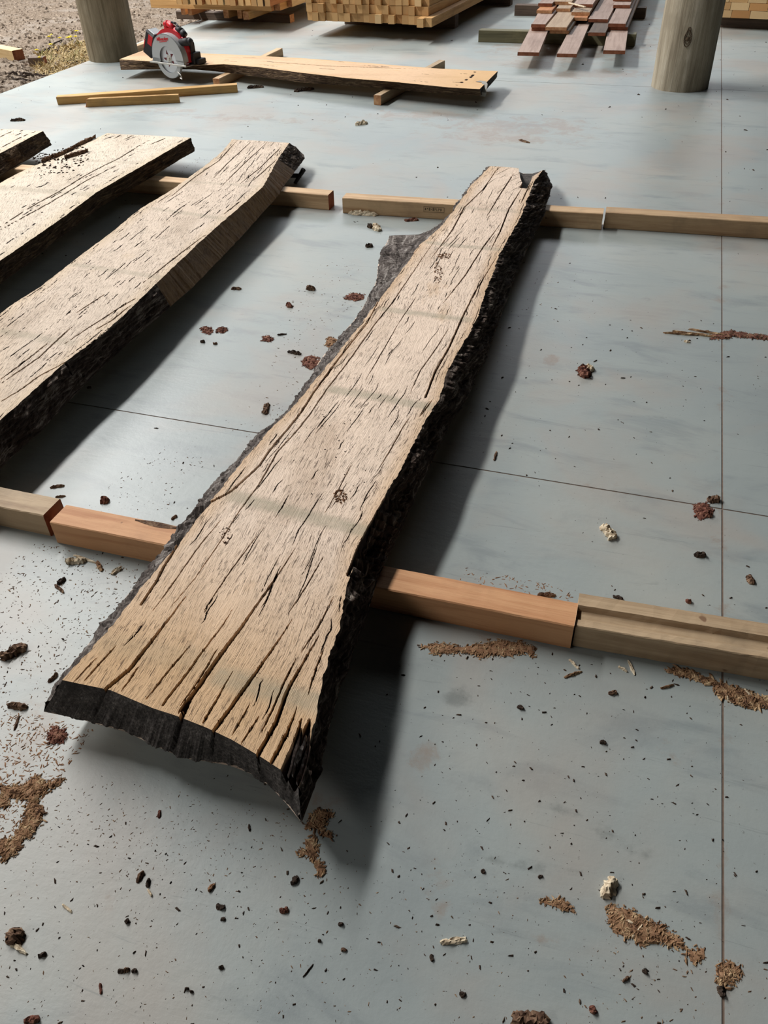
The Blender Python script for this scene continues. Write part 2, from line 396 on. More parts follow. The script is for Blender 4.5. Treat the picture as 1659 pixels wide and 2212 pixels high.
def ground():
    t = NT('gravel'); P = t.tc(); n1 = t.noise(P, 2.0, 5, .6); n2 = t.noise(P, 38, 6, .7); v = t.n('ShaderNodeTexVoronoi'); v.inputs['Scale'].default_value = 55; t.l(P, v.inputs['Vector'])
    col = t.ramp(n2, [(.34, (84, 72, 62)), (.5, (122, 108, 94)), (.68, (158, 144, 130))])
    col = t.mix(t.g(n1, .45, .7), col, (140, 130, 120))
    t.bump(t.math('ADD', n2, v.outputs['Distance']), .012)
    return t.fin(col, .95, .1)
M['gravel'] = ground()
xs = np.linspace(-22, EX+.35, 150); ys = np.linspace(-4, 34, 260); X, Y = np.meshgrid(xs, ys)
Z = -.055 + .03*fbm(np.stack([X*.9, Y*.9, 0*X], -1), 3) + .012*fbm(np.stack([X*6, Y*6, 0*X], -1), 9)
Z -= .05*np.exp(-((X-EX)/.09)**2)*(Y < 6.1)
Z = np.where(X > EX-.02, -.2, Z)
V = np.stack([X, Y, Z], -1).reshape(-1, 3); nx = 150; i = np.arange(259)[:, None]*nx+np.arange(149)[None]
ground_o = mesh('ground', V, np.stack([i, i+1, i+nx+1, i+nx], -1).reshape(-1, 4), M['gravel'], smooth=True)
tag(ground_o, kind='structure')
def gz(x, y):
    return -.055 + .03*fbm(np.array([[x*.9, y*.9, 0]]), 3)[0] + .012*fbm(np.array([[x*6, y*6, 0]]), 9)[0]
# far yard beyond the slab's back edge
bk = mesh('ground', [(EX, 14.9, -.06), (30, 14.9, -.06), (30, 34, -.06), (EX, 34, -.06)], [(0, 1, 2, 3)], M['gravel']); tag(bk, kind='structure')

# ------------------------------------------------------------ scatter: flakes / stones as joined stuff
def rocks(pts, size, aspect, seed, flat=.45, zoff=0.0):
    rr = np.random.RandomState(seed); n = len(pts); size = np.broadcast_to(size, (n,)); aspect = np.broadcast_to(aspect, (n,))
    base = np.array([(-1, 0, 0), (.55, -.75, .05), (1, .25, 0), (-.35, .85, 0), (-.4, .05, 1), (.45, -.1, .8)], float)
    tri = np.array([(0, 1, 4), (1, 5, 4), (1, 2, 5), (2, 3, 5), (3, 4, 5), (3, 0, 4)])
    ang = rr.rand(n)*2*math.pi; V = np.repeat(base[None], n, 0) + (rr.rand(n, 6, 3)-.5)*.5
    V[:, :, 0] *= size[:, None]*.5*aspect[:, None]; V[:, :, 1] *= size[:, None]*.5; V[:, :, 2] *= size[:, None]*flat
    c, s = np.cos(ang)[:, None], np.sin(ang)[:, None]
    X = V[:, :, 0]*c-V[:, :, 1]*s; Y = V[:, :, 0]*s+V[:, :, 1]*c
    out = np.stack([X+pts[:, 0:1], Y+pts[:, 1:2], np.maximum(V[:, :, 2], -.0005)+pts[:, 2:3]+zoff], -1).reshape(-1, 3)
    Fs = (tri[None]+(np.arange(n)*6)[:, None, None]).reshape(-1, 3)
    return out, Fs
def chipmat(name, cols, vs=35):
    t = NT(name); n = t.noise(t.tc(), vs, 3, .6)
    k = len(cols); return t.fin(t.ramp(n, [(.3+.4*i/(k-1), c) for i, c in enumerate(cols)], 'LINEAR'), .9, .15)
M['crumb'] = chipmat('bark_crumbs', [(40, 34, 32), (66, 54, 46), (90, 74, 60)])
M['crumb2'] = chipmat('brown_crumbs', [(64, 50, 40), (108, 86, 68), (158, 136, 112)], 45)
M['shred'] = chipmat('wood_shreds', [(86, 62, 48), (140, 108, 80), (196, 170, 134)], 60)
M['dustm'] = chipmat('sawdust', [(116, 82, 60), (140, 106, 80), (162, 128, 100)], 90)
M['pale'] = chipmat('pale_chip', [(168, 146, 120), (206, 190, 164), (226, 214, 190)], 70)
M['redb'] = chipmat('red_bark', [(70, 40, 34), (112, 72, 60), (150, 112, 92)], 80)
M['brnb'] = chipmat('brown_bark', [(62, 44, 36), (104, 80, 64), (150, 124, 100)], 80)
M['stone'] = chipmat('stones', [(84, 74, 66), (132, 118, 104), (178, 164, 148)], 30)

def stuff(name, P, size, asp, seed, mat, label, cat, flat=.45):
    V, Fs = rocks(np.asarray(P), size, asp, seed, flat); o = mesh(name, V, Fs, mat); tag(o, label, cat, kind='stuff'); return o
def inpoly(poly, n, z=0, seed=1, jit=0.0):
    rr = np.random.RandomState(seed); P = ats(poly, 0)[:, :2]; lo, hi = P.min(0), P.max(0); out = []
    X = lo+(hi-lo)*rr.rand(n*8, 2); s = polymask(X[:, 0], X[:, 1], P, 0); X = X[s < jit*rr.rand(len(X))][:n]
    return np.column_stack([X, np.full(len(X), z)])
# even fine grit over the floor
img = np.column_stack([R.rand(4200)*W, 40+R.rand(4200)**1.0*(H-40)])
pts = np.array([at(x, y) for x, y in img]); dens = fbm(pts*1.3, 5); pts = pts[(dens > -.12+.25*R.rand(len(pts))) & (pts[:, 0] > EX+.05)]
stuff('floor_grit', pts, (.0011+.0052*R.rand(len(pts))**4)*(.75+.25*pts[:, 1].clip(0, 6)), 1+R.rand(len(pts))*1.4, 2, M['crumb'], 'tiny dark bark crumbs scattered across the whole concrete floor', 'debris')
# denser debris zones
zones = [([(0, 1240), (120, 1180), (250, 1230), (330, 1240), (230, 1370), (120, 1490), (60, 1560), (0, 1560)], 850, .006, 'grit'),
         ([(440, 1010), (330, 1140), (200, 1100), (260, 1020), (420, 950)], 160, .005, 'grit'),
         ([(690, 700), (560, 960), (520, 920), (610, 720), (660, 600), (760, 560), (800, 640)], 330, .006, 'grit'),
         ([(100, 1740), (620, 1740), (600, 1830), (250, 1900), (150, 1850)], 420, .004, 'grit'),
         ([(0, 1560), (140, 1560), (150, 1640), (60, 1780), (0, 1800)], 700, .005, 'shred'),
         ([(410, 350), (450, 340), (440, 400), (370, 395)], 160, .006, 'grit'),
         ([(1150, 580), (1300, 580), (1300, 680), (1150, 700)], 60, .006, 'grit'),
         ([(1000, 1225), (1180, 1260), (1240, 1310), (1000, 1270)], 140, .005, 'shred'),
         ([(150, 1780), (620, 1760), (640, 2212), (0, 2212), (0, 1900)], 260, .004, 'grit'),
         ([(660, 1850), (1100, 1850), (1100, 2212), (560, 2212)], 200, .004, 'grit'),
         ([(1250, 2080), (1659, 2080), (1659, 2212), (1200, 2212)], 120, .005, 'grit')]
acc = {'grit': [], 'shred': []}
for k, (poly, n, sz, kd) in enumerate(zones):
    p = inpoly(poly, int(n*1.0), 0, 20+k, .06); sz *= .8; acc[kd].append(np.column_stack([p, np.full(len(p), sz)]))
g_ = np.vstack(acc['grit']); stuff('bark_crumbs', g_[:, :3], g_[:, 3]*(.25+.75*R.rand(len(g_))**2), 1+1.6*R.rand(len(g_)), 4, M['crumb2'], 'denser drifts of bark crumbs beside the split slab', 'debris', .3)
g_ = np.vstack(acc['shred']); stuff('wood_shreds', g_[:, :3], g_[:, 3]*(.3+.9*R.rand(len(g_))), 1+2.6*R.rand(len(g_)), 5, M['dustm'], 'brown wood shreds strewn at the left by the slab end and behind the pinkish bearer', 'debris', .25)

# sawdust piles
def pile(poly, h, nfl, name, label, mat='dustm', fmat='shred', cell=.004, flk=.0048):
    P = ats(poly, 0)[:, :2]; lo, hi = P.min(0)-.02, P.max(0)+.02
    st = max(cell, max(hi-lo)/110.0); xs = np.arange(lo[0], hi[0], st); ys = np.arange(lo[1], hi[1], st); X, Y = np.meshgrid(xs, ys)
    s = polymask(X, Y, P, 0); ns = fbm(np.stack([X*45, Y*45, 0*X], -1), 31)*.014 + fbm(np.stack([X*160, Y*160, 0*X], -1), 37)*.008
    d = -(s+ns*min(1, min(hi-lo)/.12)); Z = np.where(d > 0, np.minimum(h, d*.35)*(.75+.5*fbm(np.stack([X*200, Y*200, 0*X], -1), 3))+.0004, -.003)
    keep = d > -.001; ny, nx = X.shape; idx = np.arange(ny*nx).reshape(ny, nx)
    q = keep[:-1, :-1] & keep[1:, :-1] & keep[:-1, 1:] & keep[1:, 1:]
    Fq = np.stack([idx[:-1, :-1][q], idx[:-1, 1:][q], idx[1:, 1:][q], idx[1:, :-1][q]], -1)
    if len(Fq) == 0: return
    V = np.stack([X, Y, Z], -1).reshape(-1, 3); used = np.unique(Fq); rm = -np.ones(len(V), int); rm[used] = np.arange(len(used))
    e = tag(mesh(name, V[used], rm[Fq], M[mat], smooth=True), label, 'sawdust', kind='stuff')
    cand = np.column_stack([X[d > .002], Y[d > .002], np.maximum(Z[d > .002], 0)])
    if len(cand) and nfl:
        nfl = int(nfl*2.2)
        p = cand[R.randint(0, len(cand), nfl)] + np.column_stack([(R.rand(nfl)-.5)*.012, (R.rand(nfl)-.5)*.012, np.zeros(nfl)])
        V2, F2 = rocks(p, flk*(.3+R.rand(nfl)**2), 1+1.9*R.rand(nfl)**1.5, R.randint(9999), .3, -.0005)
        mesh('flakes', V2, F2, M[fmat], e)['kind'] = 'stuff'
    return e
K4 = lambda p: c7(1000, 1700, 2.517, p)
pile(K4([(820, 640), (780, 690), (775, 770), (850, 820), (950, 850), (980, 885), (1060, 850), (1160, 865), (1210, 850), (1130, 790), (1030, 730), (930, 680), (860, 650)]), .004, 420, 'sawdust_pile', 'tapering brown sawdust pile with pale splinters, bottom right beside the long joint')
pile(K4([(1370, 960), (1440, 950), (1520, 1010), (1450, 1060), (1400, 1110), (1360, 1060)]), .004, 130, 'sawdust_pile', 'small sawdust heap lying across the long joint at bottom right')
pile(K4([(1220, 900), (1310, 890), (1320, 930), (1260, 970), (1225, 950)]), .002, 30, 'sawdust_pile', 'little reddish sawdust smear between the tapering pile and the long joint')
pile(K4([(440, 625), (540, 605), (630, 670), (620, 690), (550, 680)]), .003, 60, 'sawdust_pile', 'narrow sawdust smear up left of the tapering pile')
K5 = lambda p: c7(0, 1350, 4.02, p)
pile(K5([(120, 1380), (280, 1330), (420, 1340), (550, 1335), (520, 1390), (350, 1480), (330, 1560), (420, 1620), (370, 1700), (330, 1780), (180, 1880), (170, 1960), (60, 2080), (-20, 2090), (-20, 1880), (130, 1830), (200, 1700), (210, 1560), (100, 1480), (40, 1560), (-20, 1570), (-20, 1400)]), .004, 900, 'sawdust_drift', 'winding brown sawdust drift at the left edge below the slab end')
K6 = lambda p: c7(600, 1700, 3.318, p)
pile(K6([(200, 300), (190, 260), (240, 190), (330, 160), (400, 190), (350, 250), (340, 300), (400, 360), (360, 365), (310, 310)]), .004, 150, 'sawdust_pile', 'brown sawdust patch right under the pointed slab tip')
pile(K6([(110, 430), (160, 440), (200, 370), (280, 375), (290, 430), (280, 500), (350, 560), (350, 640), (290, 660), (270, 560), (220, 480), (160, 520)]), .003, 150, 'sawdust_pile', 'forked brown sawdust patch just below the slab tip')
K8 = lambda p: c7(800, 1180, 1.931, p)
pile(K8([(180, 420), (260, 400), (400, 420), (540, 395), (620, 405), (700, 420), (690, 460), (600, 455), (480, 470), (380, 450), (280, 445)]), .004, 420, 'sawdust_drift', 'strip of brown shreds in front of the pinkish bearer')
pile(K8([(1200, 510), (1330, 520), (1450, 570), (1600, 610), (1680, 640), (1680, 680), (1550, 675), (1480, 650), (1430, 590), (1330, 550)]), .005, 420, 'sawdust_drift', 'drift of splintery shreds in front of the rebated bearer', 'dustm', 'shred', .004, .008)
K9 = lambda p: c7(1100, 560, 2.968, p)
pile(K9([(1300, 480), (1400, 455), (1500, 465), (1680, 490), (1680, 528), (1560, 510), (1450, 500), (1370, 520), (1290, 515)]), .005, 300, 'sawdust_drift', 'line of dark brown shreds across the long joint at the right edge', 'redb', 'brnb')
for (x, y, rx, ry, lab) in ((672, 783, 20, 17, 'round heap of dark red bark shreds beside the left bark edge'), (446, 714, 15, 9, 'small dark red shred heap in the open floor, left of its twin'), (478, 713, 12, 6, 'paler half of the red shred heap on the open floor'),
                            (578, 732, 12, 8, 'small pinkish shred heap on the open floor'), (766, 642, 24, 8, 'flat heap of brown shreds behind the bark flare'), (1518, 1106, 24, 20, 'dark red shred heap by the joint crossing'),
                            (716, 740, 14, 14, 'pale dusty heap against the left bark edge'), (123, 1588, 22, 18, 'brown shred heap just left of the slab end')):
    pile(blob(x, y, rx, ry)[0], .006, 90, 'shred_heap', lab, 'redb' if 'red' in lab else 'dustm', 'redb' if 'red' in lab else 'shred', .003, .006)

# individual larger chips: (x, y, length px, width px, image angle deg, material, label)
def chip(x, y, Lp, Wp, a, mat, label, thick=.45, name='bark_chip', cat='chip', grp=None):
    p = at(x, y); c, s = math.cos(math.radians(a)), math.sin(math.radians(a))
    q = at(x+Lp/2*c, y+Lp/2*s); q2 = at(x-Lp/2*c, y-Lp/2*s); L = np.linalg.norm(q-q2); th = math.atan2(*(q-q2)[:2][::-1])
    pw = at(x-s*Wp/2, y+c*Wp/2); pw2 = at(x+s*Wp/2, y-c*Wp/2); wv = (pw-pw2)[:2]; Wd = abs(-math.sin(th)*wv[0]+math.cos(th)*wv[1])
    nu, nv = 14, 7; V = []
    dp = (p-np.array([0, 0, CAMZ]))@fw; L = min(L, Lp/F*dp*1.3); Wd = min(Wd, Wp/F*dp*1.2); T = min(min(L, Wd)*thick, .014)+.001
    for side in (1, 0):
        for i in range(nu+1):
            for j in range(nv+1):
                u = i/nu*2-1; v = j/nv*2-1; w = (1-abs(u)**3)**.5 if abs(u) < 1 else 0
                xx = u*L/2; yy = v*Wd/2*(.35+.65*w)
                V.append((xx, yy, (T*(1-v*v)**.5*(.5+.5*w) if abs(v) < 1 else 0) if side else 0))
    V = np.array(V); sd = R.randint(9999); nz = fbm(V*np.array([120, 300, 300])+sd, sd % 97)
    V[:, 0] += fbm(V*250+3, sd % 89)*L*.14; V[:, 1] += fbm(V*260+9, sd % 83)*Wd*.4
    top = np.arange(len(V)) < len(V)//2; V[top, 2] = np.maximum(.0005, V[top, 2]*(1+nz[top]*1.2)+T*.15)
    m = (nu+1)*(nv+1); Fs = []
    for i in range(nu):
        for j in range(nv):
            a_ = i*(nv+1)+j; Fs.append((a_, a_+nv+1, a_+nv+2, a_+1)); Fs.append((m+a_, m+a_+1, m+a_+nv+2, m+a_+nv+1))
    ring = [j for j in range(nv+1)]+[i*(nv+1)+nv for i in range(1, nu+1)]+[nu*(nv+1)+j for j in range(nv-1, -1, -1)]+[i*(nv+1) for i in range(nu-1, 0, -1)]
    for k in range(len(ring)): a_, b_ = ring[k], ring[(k+1) % len(ring)]; Fs.append((a_, b_, m+b_, m+a_))
    o = mesh(name, V, Fs, M[mat]); o.location = p+np.array([0, 0, .0]); o.rotation_euler = (0, 0, th)
    tag(o, label, cat, grp); return o
CH = [(1315, 1920, 46, 30, -62, 'pale', 'pale cream wood chip with ridges above the tapering sawdust pile'),
 (1314, 1152, 36, 20, 52, 'pale', 'pale torn chip lying in the right floor bay below the cross joint'),
 (1261, 806, 34, 24, 70, 'redb', 'squarish red bark chip in the right floor bay'),
 (1272, 798, 18, 14, 40, 'pale', 'pale flake leaning on the squarish red bark chip'),
 (980, 2034, 58, 14, -6, 'pale', 'long pale splintery chip on the floor at bottom centre'),
 (1145, 2206, 80, 40, 4, 'brnb', 'big brown bark chunk cut off by the bottom edge'),
 (33, 2025, 40, 32, -60, 'brnb', 'chunky dark brown bark block at bottom left'),
 (36, 2044, 54, 14, 42, 'pale', 'pale splinter under the chunky dark bark block'),
 (70, 2204, 34, 18, -10, 'redb', 'reddish bark bit cut off by the bottom edge at left'),
 (30, 1410, 64, 22, -28, 'brnb', 'dark ragged bark strip at the left edge'),
 (38, 1527, 40, 14, 8, 'brnb', 'curled brown bark strip left of the slab end'),
 (37, 1560, 34, 5, -72, 'brnb', 'thin brown twig standing below the curled bark strip'),
 (115, 1465, 28, 8, -45, 'brnb', 'slim bark splinter beside the slab end corner'),
 (164, 1214, 44, 14, -4, 'pale', 'torn pale chip in front of the knotty bearer'),
 (183, 1208, 50, 5, 20, 'pale', 'long pale splinter crossing the torn chip'),
 (215, 1224, 26, 10, 60, 'shred', 'bundle of splinters right of the torn chip'),
 (252, 1234, 26, 8, -32, 'pale', 'small pale chip alone near the left bark edge'),
 (133, 1256, 22, 9, -38, 'crumb', 'dark bark sliver below the torn chip'),
 (128, 1272, 28, 7, 40, 'brnb', 'brown splinter below the dark bark sliver'),
 (227, 1083, 17, 15, 0, 'redb', 'curl of red bark behind the knotty bearer'),
 (124, 1052, 30, 6, -10, 'brnb', 'brown splinter near the shadow of the second slab'),
 (131, 1073, 20, 5, -5, 'brnb', 'short flat splinter by the bearer end'),
 (376, 1119, 14, 6, -35, 'brnb', 'short brown chip close to the left bark edge'),
 (575, 884, 32, 12, -75, 'brnb', 'upright brown bark chip in the middle bay'),
 (636, 763, 28, 8, 12, 'crumb', 'dark oblong bark chip in the middle bay'),
 (609, 723, 20, 4, -6, 'crumb', 'dark straight twig in the middle bay'),
 (671, 625, 18, 12, 10, 'brnb', 'little brown chip behind the bark flare'),
 (625, 661, 16, 9, 45, 'redb', 'small reddish curl in the middle bay'),
 (438, 739, 9, 7, 0, 'crumb', 'dark round crumb below the red shred heap'),
 (465, 743, 9, 5, 0, 'brnb', 'grey brown crumb below the red shred heap'),
 (510, 625, 22, 6, 2, 'brnb', 'thin brown sliver near the second slab shadow'),
 (193, 838, 10, 4, 0, 'crumb', 'tiny dark sliver by the cross joint'),
 (813, 494, 26, 13, 40, 'pale', 'upright pale chip in front of the far bearer'),
 (800, 491, 14, 9, 30, 'crumb', 'dark crumb beside the upright pale chip'),
 (888, 477, 28, 7, -4, 'redb', 'flat reddish chip in front of the far bearer'),
 (797, 533, 16, 9, 0, 'crumb', 'dark crumb left of the bark flare'),
 (1523, 1108, 30, 14, 40, 'redb', 'dark red chip on the shred heap by the joint crossing'),
 (1541, 1081, 24, 14, -10, 'brnb', 'round brown bark lump at the joint crossing'),
 (1621, 1254, 20, 13, 60, 'brnb', 'brown lump near the right edge above the rebated bearer'),
 (1511, 1200, 26, 12, 5, 'crumb', 'dark flat bark bit beside the long joint'),
 (1487, 1300, 12, 10, 0, 'redb', 'tiny red crumb behind the rebated bearer'),
 (1335, 1292, 24, 7, 22, 'crumb', 'dark sliver behind the joint of the near bearers'),
 (1180, 1286, 38, 8, 0, 'brnb', 'flat brown splinter behind the pinkish bearer'),
 (1070, 986, 26, 5, -76, 'brnb', 'upright thin splinter in the shadow edge'),
 (1323, 1498, 18, 10, -12, 'brnb', 'grey brown lump in front of the rebated bearer'),
 (1124, 1529, 15, 8, 25, 'crumb', 'dark oval crumb in front of the pinkish bearer'),
 (1302, 1605, 14, 9, 0, 'crumb', 'dark crumb with a pale rim in the lower right bay'),
 (1364, 1443, 34, 6, 65, 'pale', 'pale upright splinter in front of the rebated bearer'),
 (1240, 1435, 32, 5, 45, 'pale', 'pale slanting splinter by the end of the pinkish bearer'),
 (1236, 1458, 40, 6, -20, 'shred', 'brown splinter by the end of the pinkish bearer'),
 (1345, 1446, 24, 5, 30, 'pale', 'short pale splinter left of the upright one'),
 (1440, 1484, 30, 5, -15, 'shred', 'brown splinter on the splintery drift'),
 (1620, 1505, 40, 7, 50, 'pale', 'yellow splinter on the splintery drift at the right edge'),
 (1570, 1508, 26, 6, 50, 'pale', 'cream splinter on the splintery drift beside the joint'),
 (1378, 2010, 42, 8, -50, 'pale', 'long pink splinter on the tapering sawdust pile'),
 (1355, 1990, 26, 8, 25, 'pale', 'cream splinter at the top of the tapering sawdust pile'),
 (1360, 2010, 40, 6, 60, 'shred', 'thin brown splinter on the tapering sawdust pile'),
 (1400, 2035, 50, 8, 0, 'shred', 'flat splinter at the bottom of the tapering sawdust pile'),
 (1352, 2116, 18, 8, -40, 'brnb', 'brown chip with pale edge below the tapering pile'),
 (1393, 2100, 14, 9, 30, 'crumb', 'dark oval crumb right below the tapering pile'),
 (1558, 2143, 26, 15, 75, 'crumb', 'dark bark bit with white rim on the long joint'),
 (1280, 2182, 20, 14, 60, 'redb', 'reddish crumb near the bottom edge, right of centre'),
 (1043, 1883, 9, 9, 0, 'crumb', 'dark crumb left of the scuff marks'), (1167, 1894, 10, 8, -20, 'crumb', 'dark crumb right under the scuff marks'),
 (933, 2070, 15, 9, 70, 'crumb', 'dark oval crumb below the long pale chip'),
 (999, 2149, 14, 12, 20, 'crumb', 'dark lump at bottom centre'),
 (743, 2052, 12, 9, 20, 'brnb', 'brown crumb at the bottom, left of centre'), (690, 2033, 8, 7, 0, 'crumb', 'round dark crumb left of the brown crumb'),
 (736, 1997, 11, 9, 0, 'crumb', 'round dark crumb below the slab tip'), (666, 2096, 40, 3, -52, 'crumb', 'thin bent dark twig at the bottom'),
 (614, 1967, 20, 13, -10, 'redb', 'ragged reddish chip below the forked sawdust patch'), (637, 1903, 24, 12, -55, 'crumb', 'dark bark tuft at the foot of the forked sawdust'),
 (320, 1908, 20, 9, -80, 'crumb', 'dark upright chip in the lower left bay'), (324, 1929, 18, 6, 60, 'pale', 'small white splinter under the dark upright chip'),
 (303, 1895, 28, 9, -60, 'brnb', 'brown shreddy chip left of the dark upright chip'), (145, 1962, 30, 7, 40, 'pale', 'pale outlined splinter at lower left'),
 (477, 1959, 20, 12, 10, 'crumb', 'greyish bark bit in the lower centre'), (217, 2135, 24, 7, 85, 'redb', 'upright red brown splinter near the bottom left'),
 (262, 2098, 14, 9, 0, 'crumb', 'dark lump, left one of the trio at lower left'), (274, 2096, 12, 12, 0, 'brnb', 'middle lump of the trio at lower left'), (291, 2098, 12, 10, 0, 'crumb', 'dark lump, right one of the trio at lower left'),
 (92, 2064, 20, 9, -25, 'crumb', 'dark flat crumb beside the chunky bark block'), (344, 1759, 18, 7, -80, 'redb', 'upright red brown chip below the end face'), (538, 1788, 15, 5, 85, 'crumb', 'dark upright sliver left of the slab tip'),
 (39, 261, 30, 7, -2, 'crumb', 'dark flat bark strip on the bright floor above the slabs'), (657, 196, 40, 9, -8, 'crumb', 'tangle of dark twigs under the long board'), (552, 190, 34, 8, -4, 'crumb', 'dark brown shred beside the loose timber end'),
 (1132, 306, 24, 4, 15, 'brnb', 'thin splinter on the floor behind the split slab'),
 (456, 1918, 22, 8, -50, 'dustm', 'dusty splinter in the lower centre'), (482, 1986, 10, 8, 0, 'crumb', 'dark crumb below the greyish bark bit'), (478, 2090, 12, 9, -20, 'crumb', 'dark crumb near the bottom centre left'),
 (404, 2136, 9, 8, 0, 'crumb', 'left crumb of the dark pair at bottom'), (414, 2142, 8, 6, 0, 'crumb', 'right crumb of the dark pair at bottom'), (275, 1991, 12, 9, -40, 'crumb', 'dark chip right of the pale outlined splinter'),
 (1484, 739, 14, 5, 8, 'pale', 'pale cream flake under the shredded line near the right joint')]
for (x, y, a, b, c, m, lab) in CH: chip(x, y, a, b, c, m, lab)
for k, (x, y) in enumerate(((1470, 722), (1490, 718), (1510, 724), (1530, 716))):
    chip(x, y+k % 2*3, 80, 5, 4+k*2, 'shred', ('long straw coloured splinter at the tail of the dark shred line', 'second long splinter beside the tail of the shred line', 'third long splinter lying over the shred line', 'splinter nearest the joint in the shred line')[k], name='splinter')
chip(784, 464, 60, 9, 4, 'pale', 'cream wood strip lying along the foot of the far bearer', .6, 'wood_strip')
o = chip(781, 269, 26, 8, -8, 'pale', 'small square pale offcut lying on the open floor', .8, 'wood_offcut', 'offcut')

# ------------------------------------------------------------ live-edge slabs
def interp_edge(P):
    i = np.argsort(P[:, 1]); return P[i, 1], P[i, 0]
def resample(P, n):
    d = np.r_[0, np.cumsum(np.hypot(np.diff(P[:, 0]), np.diff(P[:, 1])))]; t = np.linspace(0, d[-1], n)
    return np.column_stack([np.interp(t, d, P[:, 0]), np.interp(t, d, P[:, 1])])
def slab(name, label, zt, zb, TL, TR, BL, BR, NT_, FT, NB, FB, rot, NU, NV, mats, cracks=(), bands=(), ncr=100, seed=1, barkL='barkg', barkR='bark', bulge=.012, endlab=None, ragged=.003, rsplit=None, uneven=.0012, end_m='end', far_m='endt', group=None, hollow=None):
    c, s = math.cos(rot), math.sin(rot)
    loc = lambda P: np.column_stack([P[:, 0]*c+P[:, 1]*s, -P[:, 0]*s+P[:, 1]*c])
    wld = lambda X, Y: (X*c-Y*s, X*s+Y*c)
    tl, tr = interp_edge(loc(ats(TL, zt))), interp_edge(loc(ats(TR, zt)))
    nt, ft = loc(ats(NT_, zt)), loc(ats(FT, zt))
    br = interp_edge(loc(ats(BR, zb)) if BR else loc(ats(TR, zt))+[.012, 0])
    bl = interp_edge(loc(ats(BL, zb)) if BL else loc(ats(TL, zt))-[.012, 0])
    nb = loc(ats(NB, zb)) if NB else nt+0; fb = loc(ats(FB, zb)) if FB else ft+0
    def grid(le, re, n, f, nu, nv, rg):
        N = resample(n, nu); Fp = resample(f, nu); u = np.linspace(0, 1, nu)[None]; v = np.linspace(0, 1, nv)[:, None]
        Y = N[None, :, 1]*(1-v)+Fp[None, :, 1]*v
        rag = lambda yy, sd: rg*(fbm(np.stack([yy*30, 0*yy+sd, 0*yy], -1), sd)+.8*fbm(np.stack([yy*110, 0*yy+sd, 0*yy], -1), sd+5))
        xl = np.interp(Y, *le)+rag(Y, seed); xr = np.interp(Y, *re)+rag(Y, seed+50)
        X = xl*(1-u)+xr*u
        X = X+(N[None, :, 0]-X[0:1])*np.clip(1-v/.12, 0, 1)**1.5+(Fp[None, :, 0]-X[-1:])*np.clip((v-.93)/.07, 0, 1)**1.5
        return X, Y
    X, Y = grid(tl, tr, nt, ft, NU, NV, ragged)
    WX, WY = wld(X, Y); dep = np.zeros_like(X); ck = np.zeros_like(X)
    rr = np.random.RandomState(seed)
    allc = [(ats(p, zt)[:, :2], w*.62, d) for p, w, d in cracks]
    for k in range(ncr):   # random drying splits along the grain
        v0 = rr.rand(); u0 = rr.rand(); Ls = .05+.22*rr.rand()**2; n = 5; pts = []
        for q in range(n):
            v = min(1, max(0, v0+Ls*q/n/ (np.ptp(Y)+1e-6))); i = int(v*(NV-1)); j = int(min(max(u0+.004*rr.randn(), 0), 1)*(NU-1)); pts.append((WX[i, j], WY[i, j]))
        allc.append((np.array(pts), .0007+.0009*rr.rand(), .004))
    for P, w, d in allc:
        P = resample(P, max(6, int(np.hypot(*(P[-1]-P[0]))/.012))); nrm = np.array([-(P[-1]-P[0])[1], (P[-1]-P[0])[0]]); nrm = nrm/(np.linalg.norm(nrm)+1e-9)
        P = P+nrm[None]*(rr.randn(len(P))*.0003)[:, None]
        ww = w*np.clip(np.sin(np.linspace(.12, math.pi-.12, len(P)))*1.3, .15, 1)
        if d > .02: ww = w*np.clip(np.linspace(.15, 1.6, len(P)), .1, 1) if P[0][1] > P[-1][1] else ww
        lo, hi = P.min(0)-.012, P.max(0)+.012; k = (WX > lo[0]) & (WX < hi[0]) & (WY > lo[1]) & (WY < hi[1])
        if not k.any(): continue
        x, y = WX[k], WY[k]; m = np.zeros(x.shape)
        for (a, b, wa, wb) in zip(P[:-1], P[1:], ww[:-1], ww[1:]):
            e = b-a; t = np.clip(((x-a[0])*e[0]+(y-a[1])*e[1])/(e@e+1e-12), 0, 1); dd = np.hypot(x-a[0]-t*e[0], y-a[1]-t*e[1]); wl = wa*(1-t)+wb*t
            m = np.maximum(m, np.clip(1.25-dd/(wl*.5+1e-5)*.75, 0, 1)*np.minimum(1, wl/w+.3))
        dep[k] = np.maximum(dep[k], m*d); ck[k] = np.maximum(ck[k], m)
    Z = zt+uneven*fbm(np.stack([X*9, Y*4, 0*X], -1), seed+3)*2-dep
    Lw = np.ptp(Y); u = np.linspace(0, 1, NU)[None]+0*X
    wid = (X[:, -1:]-X[:, :1]); edge = np.clip(1-np.minimum(u, 1-u)*wid/.05, 0, 1)
    edge = np.maximum(edge*.8, np.clip(1.25-(Y-Y[0:1])/.4, 0, 1)*1.1)
    bd = np.zeros_like(X)
    for (a, b, wd, st) in bands:
        a = at(*a, zt)[:2]; b = at(*b, zt)[:2]; e = b-a; t = ((WX-a[0])*e[0]+(WY-a[1])*e[1])/(e@e); dd = np.abs((WX-a[0])*e[1]-(WY-a[1])*e[0])/np.linalg.norm(e)
        bd = np.maximum(bd, st*np.clip(1.5-dd/(wd*.5), 0, 1)*np.clip(1+(t+.0)*12, 0, 1)*np.clip(1+(1-t)*12, 0, 1)*np.where(t < 1.02, 1, .3))
    root = empty(name, (float(WX.mean()), float(WY.mean()), zb), 0, label, 'slab', group)
    off = np.array([WX.mean(), WY.mean(), zb])
